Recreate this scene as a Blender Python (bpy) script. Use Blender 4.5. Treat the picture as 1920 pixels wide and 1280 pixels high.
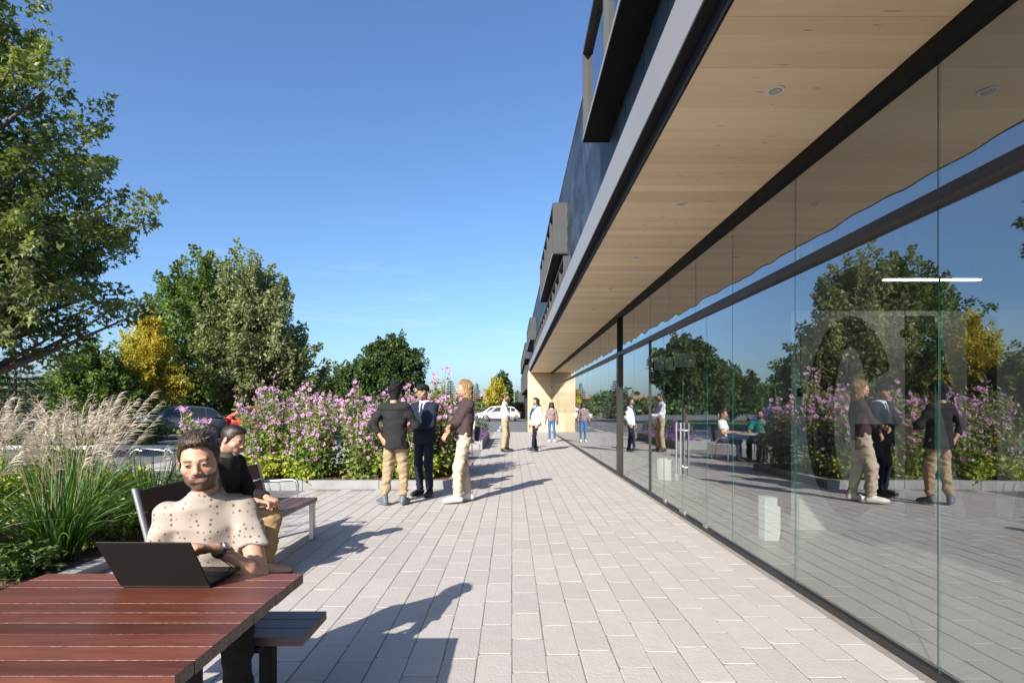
import bpy, bmesh, math, random
import numpy as np
from mathutils import Vector, Matrix

for o in list(bpy.data.objects):
    bpy.data.objects.remove(o)
scene = bpy.context.scene
COL = scene.collection
R = math.radians

# ------------------------------------------------------------------ camera
FPX = 1050.0
CAMZ = 1.45
cam_d = bpy.data.cameras.new('camera')
cam = bpy.data.objects.new('camera', cam_d)
COL.objects.link(cam)
cam.location = (0, 0, CAMZ)
cam.rotation_euler = (R(90), 0, 0)
cam_d.sensor_width = 36
cam_d.lens = 36 * FPX / 1920
cam_d.shift_y = 122 / 1920
cam_d.clip_start = 0.05
cam_d.clip_end = 3000
scene.camera = cam

# ------------------------------------------------------------------ sky and sun
SUN = Vector((0.78, 1.5, -1.0)).normalized()        # direction the light travels
w = bpy.data.worlds.new('World')
scene.world = w
w.use_nodes = True
wn = w.node_tree
bg = wn.nodes['Background']
sky = wn.nodes.new('ShaderNodeTexSky')
sky.sky_type = 'NISHITA'
sky.sun_disc = False
sky.sun_elevation = math.asin(-SUN.z)
sky.sun_rotation = math.atan2(-SUN.x, -SUN.y)
sky.altitude = 60
sky.air_density = 1.0
sky.dust_density = 1.6
sky.ozone_density = 7.0
# faint streaks of high cirrus
tcw = wn.nodes.new('ShaderNodeTexCoord')
mpw = wn.nodes.new('ShaderNodeMapping'); mpw.inputs['Scale'].default_value = (1.6, 1.6, 14.0); mpw.inputs['Location'].default_value = (0.3, 0.1, 0.55)
nzw = wn.nodes.new('ShaderNodeTexNoise'); nzw.inputs['Scale'].default_value = 2.2; nzw.inputs['Detail'].default_value = 7; nzw.inputs['Roughness'].default_value = 0.62
mrw = wn.nodes.new('ShaderNodeMapRange'); mrw.inputs[1].default_value = 0.57; mrw.inputs[2].default_value = 0.82; mrw.inputs[4].default_value = 0.24
spw = wn.nodes.new('ShaderNodeSeparateXYZ'); wn.links.new(tcw.outputs['Generated'], spw.inputs[0])
mzw = wn.nodes.new('ShaderNodeMapRange'); mzw.inputs[1].default_value = 0.16; mzw.inputs[2].default_value = 0.34; mzw.inputs[3].default_value = 1; mzw.inputs[4].default_value = 0
wn.links.new(spw.outputs[2], mzw.inputs[0])
mlw = wn.nodes.new('ShaderNodeMath'); mlw.operation = 'MULTIPLY'
mxw = wn.nodes.new('ShaderNodeMix'); mxw.data_type = 'RGBA'; mxw.inputs[7].default_value = (4.6, 4.9, 5.2, 1)
wn.links.new(tcw.outputs['Generated'], mpw.inputs[0]); wn.links.new(mpw.outputs[0], nzw.inputs['Vector'])
wn.links.new(nzw.outputs[0], mrw.inputs[0]); wn.links.new(mrw.outputs[0], mlw.inputs[0]); wn.links.new(mzw.outputs[0], mlw.inputs[1]); wn.links.new(mlw.outputs[0], mxw.inputs[0])
wn.links.new(sky.outputs[0], mxw.inputs[6]); wn.links.new(mxw.outputs[2], bg.inputs[0])
bg.inputs[1].default_value = 0.088
sd = bpy.data.lights.new('sun', 'SUN')
sd.energy = 3.55
sd.angle = R(0.5)
sd.color = (1.0, 0.93, 0.83)
sun = bpy.data.objects.new('sun', sd)
COL.objects.link(sun)
sun.rotation_euler = SUN.to_track_quat('-Z', 'Y').to_euler()
sun.location = (-20, -30, 30)

vs = scene.view_settings
vs.view_transform = 'Standard'
vs.look = 'None'
vs.gamma = 1
vs.use_curve_mapping = False
vs.exposure = 1.32
scene.cycles.use_denoising = True
scene.cycles.max_bounces = 8
scene.cycles.transparent_max_bounces = 16
scene.cycles.sample_clamp_indirect = 6.0
scene.cycles.caustics_reflective = False
scene.cycles.caustics_refractive = False

# ------------------------------------------------------------------ materials
MATS = {}

def mat(name, c1, c2=None, scale=4.0, rough=0.6, metal=0.0, bump=0.0, bscale=60.0, rnd=None, ramt=0.3,
        stretch=(1, 1, 1), trans=0.0, spec=0.5, coat=0.0, detail=4.0, space='Object', vcol=None, sharp=0.5, rough2=None, tcol=None, rshift=.9):
    m = bpy.data.materials.new(name)
    m.use_nodes = True
    nt = m.node_tree
    N, L = nt.nodes, nt.links
    p = N['Principled BSDF']
    p.inputs['Roughness'].default_value = rough
    p.inputs['Metallic'].default_value = metal
    p.inputs['Specular IOR Level'].default_value = spec
    p.inputs['Coat Weight'].default_value = coat
    col = None
    tc = N.new('ShaderNodeTexCoord')
    mp = N.new('ShaderNodeMapping')
    mp.inputs['Scale'].default_value = stretch
    if space == 'World':
        g = N.new('ShaderNodeNewGeometry')
        L.new(g.outputs['Position'], mp.inputs[0])
    else:
        L.new(tc.outputs['Object'], mp.inputs[0])
    if rnd == 'obj':
        oi = N.new('ShaderNodeObjectInfo')
        rsock = oi.outputs['Random']
        ad = N.new('ShaderNodeVectorMath'); ad.operation = 'ADD'
        mu = N.new('ShaderNodeVectorMath'); mu.operation = 'SCALE'
        cmb = N.new('ShaderNodeCombineXYZ')
        for i in range(3): L.new(rsock, cmb.inputs[i])
        mu.inputs['Scale'].default_value = 37.0
        L.new(cmb.outputs[0], mu.inputs[0])
        L.new(mp.outputs[0], ad.inputs[0]); L.new(mu.outputs[0], ad.inputs[1])
        vec = ad.outputs[0]
    else:
        vec = mp.outputs[0]
        rsock = None
        if rnd == 'attr':
            at = N.new('ShaderNodeAttribute'); at.attribute_name = 'rnd'
            rsock = at.outputs['Fac']
    if vcol:
        at = N.new('ShaderNodeAttribute'); at.attribute_name = vcol
        col = at.outputs['Color']
    elif c2 is not None:
        nz = N.new('ShaderNodeTexNoise')
        nz.inputs['Scale'].default_value = scale
        nz.inputs['Detail'].default_value = detail
        L.new(vec, nz.inputs['Vector'])
        rp = N.new('ShaderNodeMapRange')
        rp.inputs[1].default_value = 0.5 - sharp * 0.5
        rp.inputs[2].default_value = 0.5 + sharp * 0.5
        L.new(nz.outputs[0], rp.inputs[0])
        mx = N.new('ShaderNodeMix'); mx.data_type = 'RGBA'
        mx.inputs[6].default_value = (*c1, 1); mx.inputs[7].default_value = (*c2, 1)
        L.new(rp.outputs[0], mx.inputs[0])
        if rsock is not None:
            ma = N.new('ShaderNodeMath'); ma.operation = 'MULTIPLY_ADD'
            ma.inputs[1].default_value = rshift; ma.inputs[2].default_value = -rshift / 2
            L.new(rsock, ma.inputs[0])
            m2 = N.new('ShaderNodeMath'); m2.operation = 'ADD'; m2.use_clamp = True
            L.new(rp.outputs[0], m2.inputs[0]); L.new(ma.outputs[0], m2.inputs[1])
            L.new(m2.outputs[0], mx.inputs[0])
        col = mx.outputs[2]
        if rough2 is not None:
            rr = N.new('ShaderNodeMapRange')
            rr.inputs[3].default_value = rough; rr.inputs[4].default_value = rough2
            L.new(rp.outputs[0], rr.inputs[0]); L.new(rr.outputs[0], p.inputs['Roughness'])
    if col is None:
        cn = N.new('ShaderNodeRGB'); cn.outputs[0].default_value = (*c1, 1)
        col = cn.outputs[0]
    if rsock is not None:
        hs = N.new('ShaderNodeHueSaturation')
        mr = N.new('ShaderNodeMapRange')
        mr.inputs[3].default_value = 1 - ramt; mr.inputs[4].default_value = 1 + ramt
        L.new(rsock, mr.inputs[0]); L.new(mr.outputs[0], hs.inputs['Value'])
        L.new(col, hs.inputs['Color'])
        col = hs.outputs[0]
    L.new(col, p.inputs['Base Color'])
    if bump > 0:
        bn = N.new('ShaderNodeTexNoise'); bn.inputs['Scale'].default_value = bscale
        bn.inputs['Detail'].default_value = 4
        L.new(vec, bn.inputs['Vector'])
        b = N.new('ShaderNodeBump'); b.inputs['Strength'].default_value = bump
        b.inputs['Distance'].default_value = 0.01
        L.new(bn.outputs[0], b.inputs['Height']); L.new(b.outputs[0], p.inputs['Normal'])
    if trans > 0:
        t = N.new('ShaderNodeBsdfTranslucent')
        if tcol is not None:
            tm = N.new('ShaderNodeMix'); tm.data_type = 'RGBA'; tm.blend_type = 'MULTIPLY'
            tm.inputs[0].default_value = 1.0; tm.inputs[7].default_value = (*tcol, 1)
            L.new(col, tm.inputs[6]); L.new(tm.outputs[2], t.inputs[0])
        else:
            L.new(col, t.inputs[0])
        ms = N.new('ShaderNodeMixShader'); ms.inputs[0].default_value = trans
        L.new(p.outputs[0], ms.inputs[1]); L.new(t.outputs[0], ms.inputs[2])
        L.new(ms.outputs[0], N['Material Output'].inputs[0])
    MATS[name] = m
    return m

def glass_mat(name, r0, tint, wav=0.0, wscale=1.2):
    m = bpy.data.materials.new(name)
    m.use_nodes = True
    nt = m.node_tree; N, L = nt.nodes, nt.links
    N.remove(N['Principled BSDF'])
    g = N.new('ShaderNodeNewGeometry')
    dt = N.new('ShaderNodeVectorMath'); dt.operation = 'DOT_PRODUCT'
    L.new(g.outputs['Normal'], dt.inputs[0]); L.new(g.outputs['Incoming'], dt.inputs[1])
    ab = N.new('ShaderNodeMath'); ab.operation = 'ABSOLUTE'; L.new(dt.outputs['Value'], ab.inputs[0])
    om = N.new('ShaderNodeMath'); om.operation = 'SUBTRACT'; om.inputs[0].default_value = 1
    L.new(ab.outputs[0], om.inputs[1])
    pw = N.new('ShaderNodeMath'); pw.operation = 'POWER'; pw.inputs[1].default_value = 5
    L.new(om.outputs[0], pw.inputs[0])
    mr = N.new('ShaderNodeMapRange'); mr.inputs[3].default_value = r0; mr.inputs[4].default_value = 1
    L.new(pw.outputs[0], mr.inputs[0])
    bf = N.new('ShaderNodeMath'); bf.operation = 'SUBTRACT'; bf.inputs[0].default_value = 1
    L.new(g.outputs['Backfacing'], bf.inputs[1])
    mu = N.new('ShaderNodeMath'); mu.operation = 'MULTIPLY'
    L.new(mr.outputs[0], mu.inputs[0]); L.new(bf.outputs[0], mu.inputs[1])
    t = N.new('ShaderNodeBsdfTransparent'); t.inputs[0].default_value = (*tint, 1)
    gl = N.new('ShaderNodeBsdfGlossy'); gl.inputs['Roughness'].default_value = 0.0
    gl.inputs[0].default_value = (0.97, 0.985, 1.0, 1)
    if wav > 0:
        nz = N.new('ShaderNodeTexNoise'); nz.inputs['Scale'].default_value = wscale
        nz.inputs['Detail'].default_value = 1
        L.new(g.outputs['Position'], nz.inputs['Vector'])
        b = N.new('ShaderNodeBump'); b.inputs['Strength'].default_value = 1; b.inputs['Distance'].default_value = wav
        L.new(nz.outputs[0], b.inputs['Height']); L.new(b.outputs[0], gl.inputs['Normal'])
    ms = N.new('ShaderNodeMixShader')
    L.new(mu.outputs[0], ms.inputs[0]); L.new(t.outputs[0], ms.inputs[1]); L.new(gl.outputs[0], ms.inputs[2])
    L.new(ms.outputs[0], N['Material Output'].inputs[0])
    MATS[name] = m
    return m

def emit_mat(name, col, strength):
    m = bpy.data.materials.new(name); m.use_nodes = True
    p = m.node_tree.nodes['Principled BSDF']
    p.inputs['Emission Color'].default_value = (*col, 1); p.inputs['Emission Strength'].default_value = strength
    p.inputs['Base Color'].default_value = (*col, 1)
    MATS[name] = m
    return m

# ground and mineral
mat('asphalt', (0.12, 0.12, 0.125), (0.18, 0.178, 0.175), scale=0.7, rough=0.9, bump=0.35, bscale=90, space='World')
mat('joint_sand', (0.20, 0.183, 0.165), (0.27, 0.25, 0.225), scale=9, rough=0.95, bump=0.5, bscale=150)
mat('paver', (0.395, 0.365, 0.338), (0.45, 0.417, 0.387), scale=11, rough=0.85, bump=0.35, bscale=55, rnd='obj', ramt=0.02, sharp=0.8, detail=8, rshift=.5)
mat('paver_far', (0.41, 0.378, 0.35), (0.445, 0.412, 0.382), scale=7, rough=0.85, bump=0.2, bscale=70, rnd='attr', ramt=0.02, sharp=0.8, detail=8, rshift=.5)
mat('kerb', (0.22, 0.225, 0.23), (0.31, 0.31, 0.305), scale=5, rough=0.85, bump=0.2, bscale=60, detail=8)
mat('white_kerb', (0.55, 0.55, 0.54), (0.66, 0.66, 0.64), scale=3, rough=0.85)
mat('mulch', (0.05, 0.026, 0.015), (0.17, 0.085, 0.05), scale=60, rough=0.95, bump=1.0, bscale=80, detail=8)
mat('road_paint', (0.62, 0.62, 0.6), (0.42, 0.42, 0.41), scale=8, rough=0.8)
mat('lawn', (0.06, 0.11, 0.03), (0.1, 0.15, 0.05), scale=3, rough=0.9, bump=0.6, bscale=60)
mat('stone_panel', (0.50, 0.38, 0.235), (0.62, 0.50, 0.33), scale=3.0, rough=0.7, bump=0.1, bscale=30, rnd='obj', ramt=0.06, detail=8, stretch=(1, 1, 3))
mat('concrete', (0.44, 0.43, 0.41), (0.54, 0.53, 0.505), scale=2.5, rough=0.8, bump=0.1, detail=8)
mat('floor_concrete', (0.28, 0.275, 0.265), (0.36, 0.35, 0.335), scale=1.5, rough=0.4, detail=8)
# building
mat('soffit_wood', (0.84, 0.615, 0.375), (0.90, 0.71, 0.475), scale=5.0, rough=0.55, rnd='obj', ramt=0.07, stretch=(0.35, 9, 9), detail=6, sharp=0.6)
mat('wood_streak', (0.22, 0.115, 0.05), (0.42, 0.25, 0.13), scale=9, rough=0.6, stretch=(1, 6, 6))
mat('fascia_grey', (0.255, 0.25, 0.245), (0.28, 0.275, 0.27), scale=0.6, rough=0.45, metal=0.0)
mat('box_grey', (0.05, 0.052, 0.057), (0.06, 0.062, 0.067), scale=0.8, rough=0.6, spec=.3)
mat('black_metal', (0.008, 0.008, 0.009), (0.012, 0.012, 0.013), scale=2, rough=0.7, spec=0.2)
mat('bronze_frame', (0.028, 0.024, 0.021), (0.04, 0.034, 0.03), scale=2, rough=0.45, spec=0.35)
mat('slate', (0.016, 0.024, 0.038), (0.035, 0.047, 0.068), scale=5, rough=0.5, spec=.4, rnd='obj', ramt=0.3, bump=0.1, bscale=25)
mat('slate_far', (0.016, 0.024, 0.038), (0.035, 0.047, 0.068), scale=5, rough=0.5, spec=.4, rnd='attr', ramt=0.3)
mat('steel', (0.55, 0.55, 0.56), (0.66, 0.66, 0.67), scale=3, rough=0.28, metal=1.0)
mat('satin_alu', (0.42, 0.42, 0.43), (0.5, 0.5, 0.51), scale=3, rough=0.42, metal=0.85)
mat('dark_wall', (0.045, 0.045, 0.048), (0.06, 0.06, 0.064), scale=0.4, rough=0.7)
mat('interior_wall', (0.42, 0.41, 0.39), (0.48, 0.47, 0.45), scale=1.2, rough=0.85)
mat('interior_ceiling', (0.30, 0.295, 0.285), (0.35, 0.345, 0.335), scale=1.2, rough=0.9)
mat('letter_dark', (0.03, 0.03, 0.031), (0.04, 0.04, 0.041), scale=2, rough=0.7)
mat('white_paint', (0.74, 0.74, 0.73), (0.8, 0.8, 0.79), scale=3, rough=0.5)
mat('black_rubber', (0.02, 0.02, 0.02), (0.03, 0.03, 0.03), scale=5, rough=0.8)
glass_mat('shop_glass', 0.36, (0.84, 0.88, 0.865), wav=0.0011, wscale=1.5)
glass_mat('fanlight_glass', 0.36, (0.84, 0.88, 0.865), wav=0.0065, wscale=1.6)
glass_mat('upper_glass', 0.38, (0.35, 0.4, 0.45), wav=0.0)
mat('glass_edge', (0.012, 0.06, 0.05), (0.02, 0.09, 0.075), scale=3, rough=0.15)
emit_mat('lamp_white', (1.0, 0.95, 0.86), 8.0)
mat('lamp_lens', (0.5, 0.47, 0.4), (0.6, 0.56, 0.5), scale=8, rough=0.25)
# furniture
mat('table_plank', (0.095, 0.027, 0.015), (0.165, 0.05, 0.029), scale=10, rough=0.28, rnd='obj', ramt=0.22, bump=0.16, bscale=160, stretch=(0.5, 4, 4), detail=8, rough2=0.46)
mat('seat_plank', (0.055, 0.035, 0.04), (0.09, 0.055, 0.06), scale=8, rough=0.36, rnd='obj', ramt=0.15, bump=0.15, bscale=150, stretch=(0.4, 4, 4))
mat('bench_plank', (0.085, 0.045, 0.042), (0.14, 0.075, 0.07), scale=8, rough=0.38, rnd='obj', ramt=0.15, bump=0.12, bscale=120, stretch=(4, 0.4, 4))
mat('back_plank', (0.035, 0.021, 0.018), (0.055, 0.034, 0.029), scale=8, rough=0.45, rnd='obj', ramt=0.12, stretch=(4, 0.4, 4))
mat('plank_end', (0.10, 0.075, 0.065), (0.27, 0.22, 0.19), scale=140, rough=0.8, bump=0.4, bscale=200)
mat('laptop_black', (0.011, 0.011, 0.011), (0.014, 0.014, 0.014), scale=3, rough=0.55, spec=0.25)
mat('laptop_key', (0.01, 0.01, 0.01), (0.014, 0.014, 0.014), scale=3, rough=0.6)
# vegetation
def leafm(name, a, b, trans=0.35, rough=0.42, ramt=0.45, tcol=(1.25, 1.2, 0.45)):
    mat(name, a, b, scale=0.9, rough=rough, rnd='attr', ramt=ramt, trans=trans, spec=0.4, space='World', tcol=tcol, sharp=0.7)
leafm('leaf_maple', (0.14, 0.19, 0.06), (0.22, 0.26, 0.11), 0.42)
leafm('leaf_maple_pale', (0.19, 0.235, 0.11), (0.28, 0.31, 0.17), 0.38)
leafm('leaf_dark', (0.06, 0.105, 0.035), (0.105, 0.155, 0.055), 0.35)
leafm('leaf_green', (0.10, 0.165, 0.045), (0.165, 0.235, 0.075), 0.42)
leafm('leaf_yellow', (0.60, 0.48, 0.05), (0.42, 0.43, 0.09), 0.4, tcol=(1.1, 1.0, 0.5))
leafm('leaf_lime', (0.22, 0.30, 0.035), (0.44, 0.46, 0.08), 0.42)
leafm('leaf_mallow', (0.12, 0.21, 0.045), (0.27, 0.35, 0.085), 0.45)
leafm('needle', (0.014, 0.03, 0.02), (0.025, 0.045, 0.028), 0.08)
leafm('needle_blue', (0.03, 0.05, 0.045), (0.045, 0.07, 0.06), 0.1)
leafm('blade', (0.05, 0.12, 0.02), (0.09, 0.19, 0.035), 0.4, ramt=0.5)
leafm('plume', (0.50, 0.43, 0.33), (0.66, 0.58, 0.47), 0.4, rough=0.8, ramt=0.2, tcol=(1, 0.95, 0.85))
leafm('straw', (0.36, 0.31, 0.19), (0.5, 0.43, 0.29), 0.2, ramt=0.2, tcol=(1, 1, 0.9))
leafm('stem', (0.20, 0.19, 0.08), (0.34, 0.26, 0.14), 0.0)
leafm('petal', (0.50, 0.25, 0.45), (0.64, 0.40, 0.60), 0.35, rough=0.55, ramt=0.3, tcol=(1.1, 0.9, 1.1))
leafm('petal_heart', (0.22, 0.015, 0.13), (0.28, 0.03, 0.18), 0.1, ramt=0.2, tcol=(1, 1, 1))
leafm('petal_purple', (0.26, 0.10, 0.46), (0.38, 0.17, 0.58), 0.3, rough=0.55, ramt=0.3, tcol=(1, 0.9, 1.1))
mat('bark', (0.075, 0.06, 0.048), (0.17, 0.14, 0.115), scale=12, rough=0.9, bump=0.8, bscale=25, stretch=(1, 1, 0.3), detail=8)

# ------------------------------------------------------------------ mesh helpers
rng = np.random.default_rng(7)
random.seed(7)

def link(o, parent=None):
    COL.objects.link(o)
    if parent is not None:
        o.parent = parent
    return o

def tag(o, label=None, cat=None, group=None, kind=None):
    if label: o['label'] = label
    if cat: o['category'] = cat
    if group: o['group'] = group
    if kind: o['kind'] = kind
    return o

def empty(name, loc=(0, 0, 0), rz=0.0, label=None, cat=None, group=None, kind=None):
    o = bpy.data.objects.new(name, None)
    o.empty_display_size = 0.2
    o.location = loc
    o.rotation_euler = (0, 0, rz)
    link(o)
    return tag(o, label, cat, group, kind)

def mesh_np(name, V, F, mats, parent=None, smooth=False, rnd=None, col=None, midx=None, loc=None):
    """V (n,3), F (m,3) or (m,4) int array."""
    V = np.asarray(V, dtype=np.float32); F = np.asarray(F, dtype=np.int32)
    me = bpy.data.meshes.new(name)
    k = F.shape[1]
    me.vertices.add(len(V)); me.vertices.foreach_set('co', V.ravel())
    me.loops.add(F.size); me.loops.foreach_set('vertex_index', F.ravel())
    me.polygons.add(len(F))
    me.polygons.foreach_set('loop_start', np.arange(0, F.size, k, dtype=np.int32))
    me.polygons.foreach_set('loop_total', np.full(len(F), k, dtype=np.int32))
    me.polygons.foreach_set('use_smooth', np.full(len(F), bool(smooth)))
    if not isinstance(mats, (list, tuple)): mats = [mats]
    for m in mats: me.materials.append(MATS[m])
    if midx is not None:
        me.polygons.foreach_set('material_index', np.asarray(midx, dtype=np.int32))
    me.update(calc_edges=True)
    if rnd is not None:
        a = me.attributes.new('rnd', 'FLOAT', 'FACE'); a.data.foreach_set('value', np.asarray(rnd, dtype=np.float32))
    if col is not None:
        a = me.color_attributes.new('Col', 'FLOAT_COLOR', 'POINT')
        c4 = np.ones((len(V), 4), dtype=np.float32); c4[:, :3] = col
        a.data.foreach_set('color', c4.ravel())
    o = bpy.data.objects.new(name, me)
    if loc is not None: o.location = loc
    return link(o, parent)

class MB:
    """collects simple shapes, builds ONE mesh object"""
    def __init__(s): s.v = []; s.f = []; s.m = []
    def add(s, vs_, fs_, mi=0):
        b = len(s.v)
        s.v += [tuple(map(float, v)) for v in vs_]
        for f in fs_:
            s.f.append(tuple(i + b for i in f)); s.m.append(mi)
        return s
    def box(s, x0, x1, y0, y1, z0, z1, mi=0, mat4=None):
        vs_ = [(x, y, z) for z in (z0, z1) for y in (y0, y1) for x in (x0, x1)]
        if mat4 is not None: vs_ = [mat4 @ Vector(v) for v in vs_]
        return s.add(vs_, [(0, 2, 3, 1), (4, 5, 7, 6), (0, 1, 5, 4), (2, 6, 7, 3), (0, 4, 6, 2), (1, 3, 7, 5)], mi)
    def prism(s, pts, a, b, axis='z', mi=0):
        """polygon pts (2-D, CCW) extruded from a to b along axis"""
        n = len(pts)
        def P(p, t):
            if axis == 'z': return (p[0], p[1], t)
            if axis == 'y': return (p[0], t, p[1])
            return (t, p[0], p[1])
        vs_ = [P(p, a) for p in pts] + [P(p, b) for p in pts]
        fs_ = [tuple(range(n))[::-1], tuple(range(n, 2 * n))] + [(i, (i + 1) % n, n + (i + 1) % n, n + i) for i in range(n)]
        return s.add(vs_, fs_, mi)
    def tube(s, pts, radii, n=8, mi=0, caps=True):
        pts = [Vector(p) for p in pts]
        if not hasattr(radii, '__len__'): radii = [radii] * len(pts)
        vs_, fs_ = [], []
        ref = None
        for i, p in enumerate(pts):
            d = (pts[min(i + 1, len(pts) - 1)] - pts[max(i - 1, 0)]).normalized()
            if ref is None:
                ref = Vector((0, 0, 1)) if abs(d.z) < 0.9 else Vector((1, 0, 0))
            u = d.cross(ref).normalized(); v = d.cross(u).normalized(); ref = v.cross(d) if False else ref
            for k in range(n):
                a = 2 * math.pi * k / n
                vs_.append(p + (u * math.cos(a) + v * math.sin(a)) * radii[i])
        for i in range(len(pts) - 1):
            for k in range(n):
                k2 = (k + 1) % n
                fs_.append((i * n + k, i * n + k2, (i + 1) * n + k2, (i + 1) * n + k))
        if caps:
            fs_.append(tuple(range(n))[::-1]); fs_.append(tuple(range((len(pts) - 1) * n, len(pts) * n)))
        return s.add(vs_, fs_, mi)
    def lathe(s, prof, n=24, c=(0, 0), mi=0):
        vs_ = [(c[0] + r * math.cos(2 * math.pi * k / n), c[1] + r * math.sin(2 * math.pi * k / n), z) for r, z in prof for k in range(n)]
        fs_ = [(i * n + k, i * n + (k + 1) % n, (i + 1) * n + (k + 1) % n, (i + 1) * n + k) for i in range(len(prof) - 1) for k in range(n)]
        fs_.append(tuple(range(n))[::-1]); fs_.append(tuple(range((len(prof) - 1) * n, len(prof) * n)))
        return s.add(vs_, fs_, mi)
    def build(s, name, mats, parent=None, smooth=False, bevel=0.0, loc=None, seg=2):
        me = bpy.data.meshes.new(name)
        me.from_pydata(s.v, [], s.f)
        if not isinstance(mats, (list, tuple)): mats = [mats]
        for m in mats: me.materials.append(MATS[m])
        me.polygons.foreach_set('material_index', s.m)
        if smooth:
            me.polygons.foreach_set('use_smooth', [True] * len(s.f))
        me.update()
        bm = bmesh.new(); bm.from_mesh(me)
        bmesh.ops.recalc_face_normals(bm, faces=bm.faces)
        bm.to_mesh(me); bm.free()
        o = bpy.data.objects.new(name, me)
        if loc is not None: o.location = loc
        link(o, parent)
        if bevel > 0:
            bv = o.modifiers.new('bevel', 'BEVEL'); bv.width = bevel; bv.segments = seg; bv.limit_method = 'ANGLE'
        if smooth:
            try: me.set_sharp_from_angle(angle=R(40))
            except Exception: pass
        return o

def BX(name, m, x0, x1, y0, y1, z0, z1, parent=None, bevel=0.0):
    """box with its origin at the centre"""
    cx, cy, cz = (x0 + x1) / 2, (y0 + y1) / 2, (z0 + z1) / 2
    return MB().box(x0 - cx, x1 - cx, y0 - cy, y1 - cy, z0 - cz, z1 - cz).build(name, m, parent, bevel=bevel, loc=(cx, cy, cz))

def copy_tree(o, parent=None):
    c = o.copy(); COL.objects.link(c); c.parent = parent
    for ch in o.children: copy_tree(ch, c)
    return c

# ------------------------------------------------------------------ ground, road, paving
g = MB().add([(-900, -60, -0.006), (900, -60, -0.006), (900, 1500, -0.006), (-900, 1500, -0.006)], [(0, 1, 2, 3)]).build('ground', 'asphalt')
tag(g, kind='structure')

# paved walk: base sheet and single pavers
PX0, PX1, PY0, PY1 = -3.50, 2.20, -1.5, 31.6
paving = empty('paving', kind='structure')
MB().box(PX0 - 0.02, PX1 + 0.02, PY0, PY1, -0.05, 0.0200).build('bedding_sand', 'joint_sand', paving)
PW, PL = 0.195, 0.43

def paver_mesh(i):
    r = random.Random(100 + i)
    g_ = 0.0027
    w2, l2 = PW / 2 - g_, PL / 2 - g_ * .8
    top = 0.0232
    n = []
    # an outline with worn, uneven edges: 3 points a side
    for (ax, ay, bx_, by) in ((-w2, -l2, w2, -l2), (w2, -l2, w2, l2), (w2, l2, -w2, l2), (-w2, l2, -w2, -l2)):
        for t in (0.04, 0.35, 0.68, 0.96):
            x, y = ax + (bx_ - ax) * t, ay + (by - ay) * t
            s = 1 - abs(r.gauss(0, 0.006))
            n.append((x * s, y * s))
    k = len(n)
    V = [(x, y, -0.03) for x, y in n] + [(x, y, top - 0.0013) for x, y in n] + [(x * 0.972, y * 0.988, top + r.uniform(-0.0008, 0.0008)) for x, y in n]
    F = []
    for a in (0, 1):
        F += [(a * k + j, a * k + (j + 1) % k, (a + 1) * k + (j + 1) % k, (a + 1) * k + j) for j in range(k)]
    F.append(tuple(range(2 * k, 3 * k)))
    me = bpy.data.meshes.new('paver')
    me.from_pydata(V, [], F); me.materials.append(MATS['paver']); me.update()
    return me
pav = [paver_mesh(i) for i in range(8)]
cols = []
nc0 = int(math.floor(PX0 / PW)); nc1 = int(math.ceil(PX1 / PW))
spots = []
for c in range(nc0, nc1 + 1):
    x = (c + 0.5) * PW
    off = (c * 0.37 + 0.13 * math.sin(c * 2.1)) % 1.0 * PL
    y = PY0 + off
    while y < PY1 - PL / 2:
        if x - PW / 2 > PX0 - 0.03 and x + PW / 2 < PX1 + 0.03 and y > 1.2:
            # outside the planting bed
            if not (x < -0.95 and y > 9.6):
                spots.append((x, y))
        y += PL
def in_view(x, y):
    px = 958 + FPX * x / max(y, 0.3)
    return -60 < px < 1980 and y > 2.4
vis = sorted([s for s in spots if in_view(*s)], key=lambda s: s[1])
near = vis[:300]; ns = set(near)
for i, (x, y) in enumerate(near):
    o = bpy.data.objects.new('paver', pav[i * 5 % 8])
    o.location = (x + random.gauss(0, 0.0012), y + random.gauss(0, 0.002), random.gauss(0, 0.0004))
    o.rotation_euler = (random.gauss(0, 0.0012), random.gauss(0, 0.0018), random.choice((0, math.pi)) + random.gauss(0, 0.003))
    link(o, paving)
V, F, RN = [], [], []
for (x, y) in spots:
    if (x, y) in ns: continue
    b = len(V); w2, l2 = PW / 2 - 0.0035, PL / 2 - 0.0035
    z = 0.0230 + random.gauss(0, 0.0005)
    V += [(x - w2, y - l2, 0), (x + w2, y - l2, 0), (x + w2, y + l2, 0), (x - w2, y + l2, 0)]
    V += [(x - w2 + .002, y - l2 + .002, z), (x + w2 - .002, y - l2 + .002, z), (x + w2 - .002, y + l2 - .002, z), (x - w2 + .002, y + l2 - .002, z)]
    F += [(b + i, b + (i + 1) % 4, b + 4 + (i + 1) % 4, b + 4 + i) for i in range(4)] + [(b + 4, b + 5, b + 6, b + 7)]
    RN += [random.random()] * 5
o = mesh_np('far_pavers', V, F, 'paver_far', paving, rnd=RN); tag(o, kind='stuff')
# far terrace behind the mallow bed, seen in the glass
o = BX('terrace', 'paver_far', -9.0, -0.97, 12.75, 31.6, -0.05, 0.018); tag(o, kind='structure')

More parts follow.
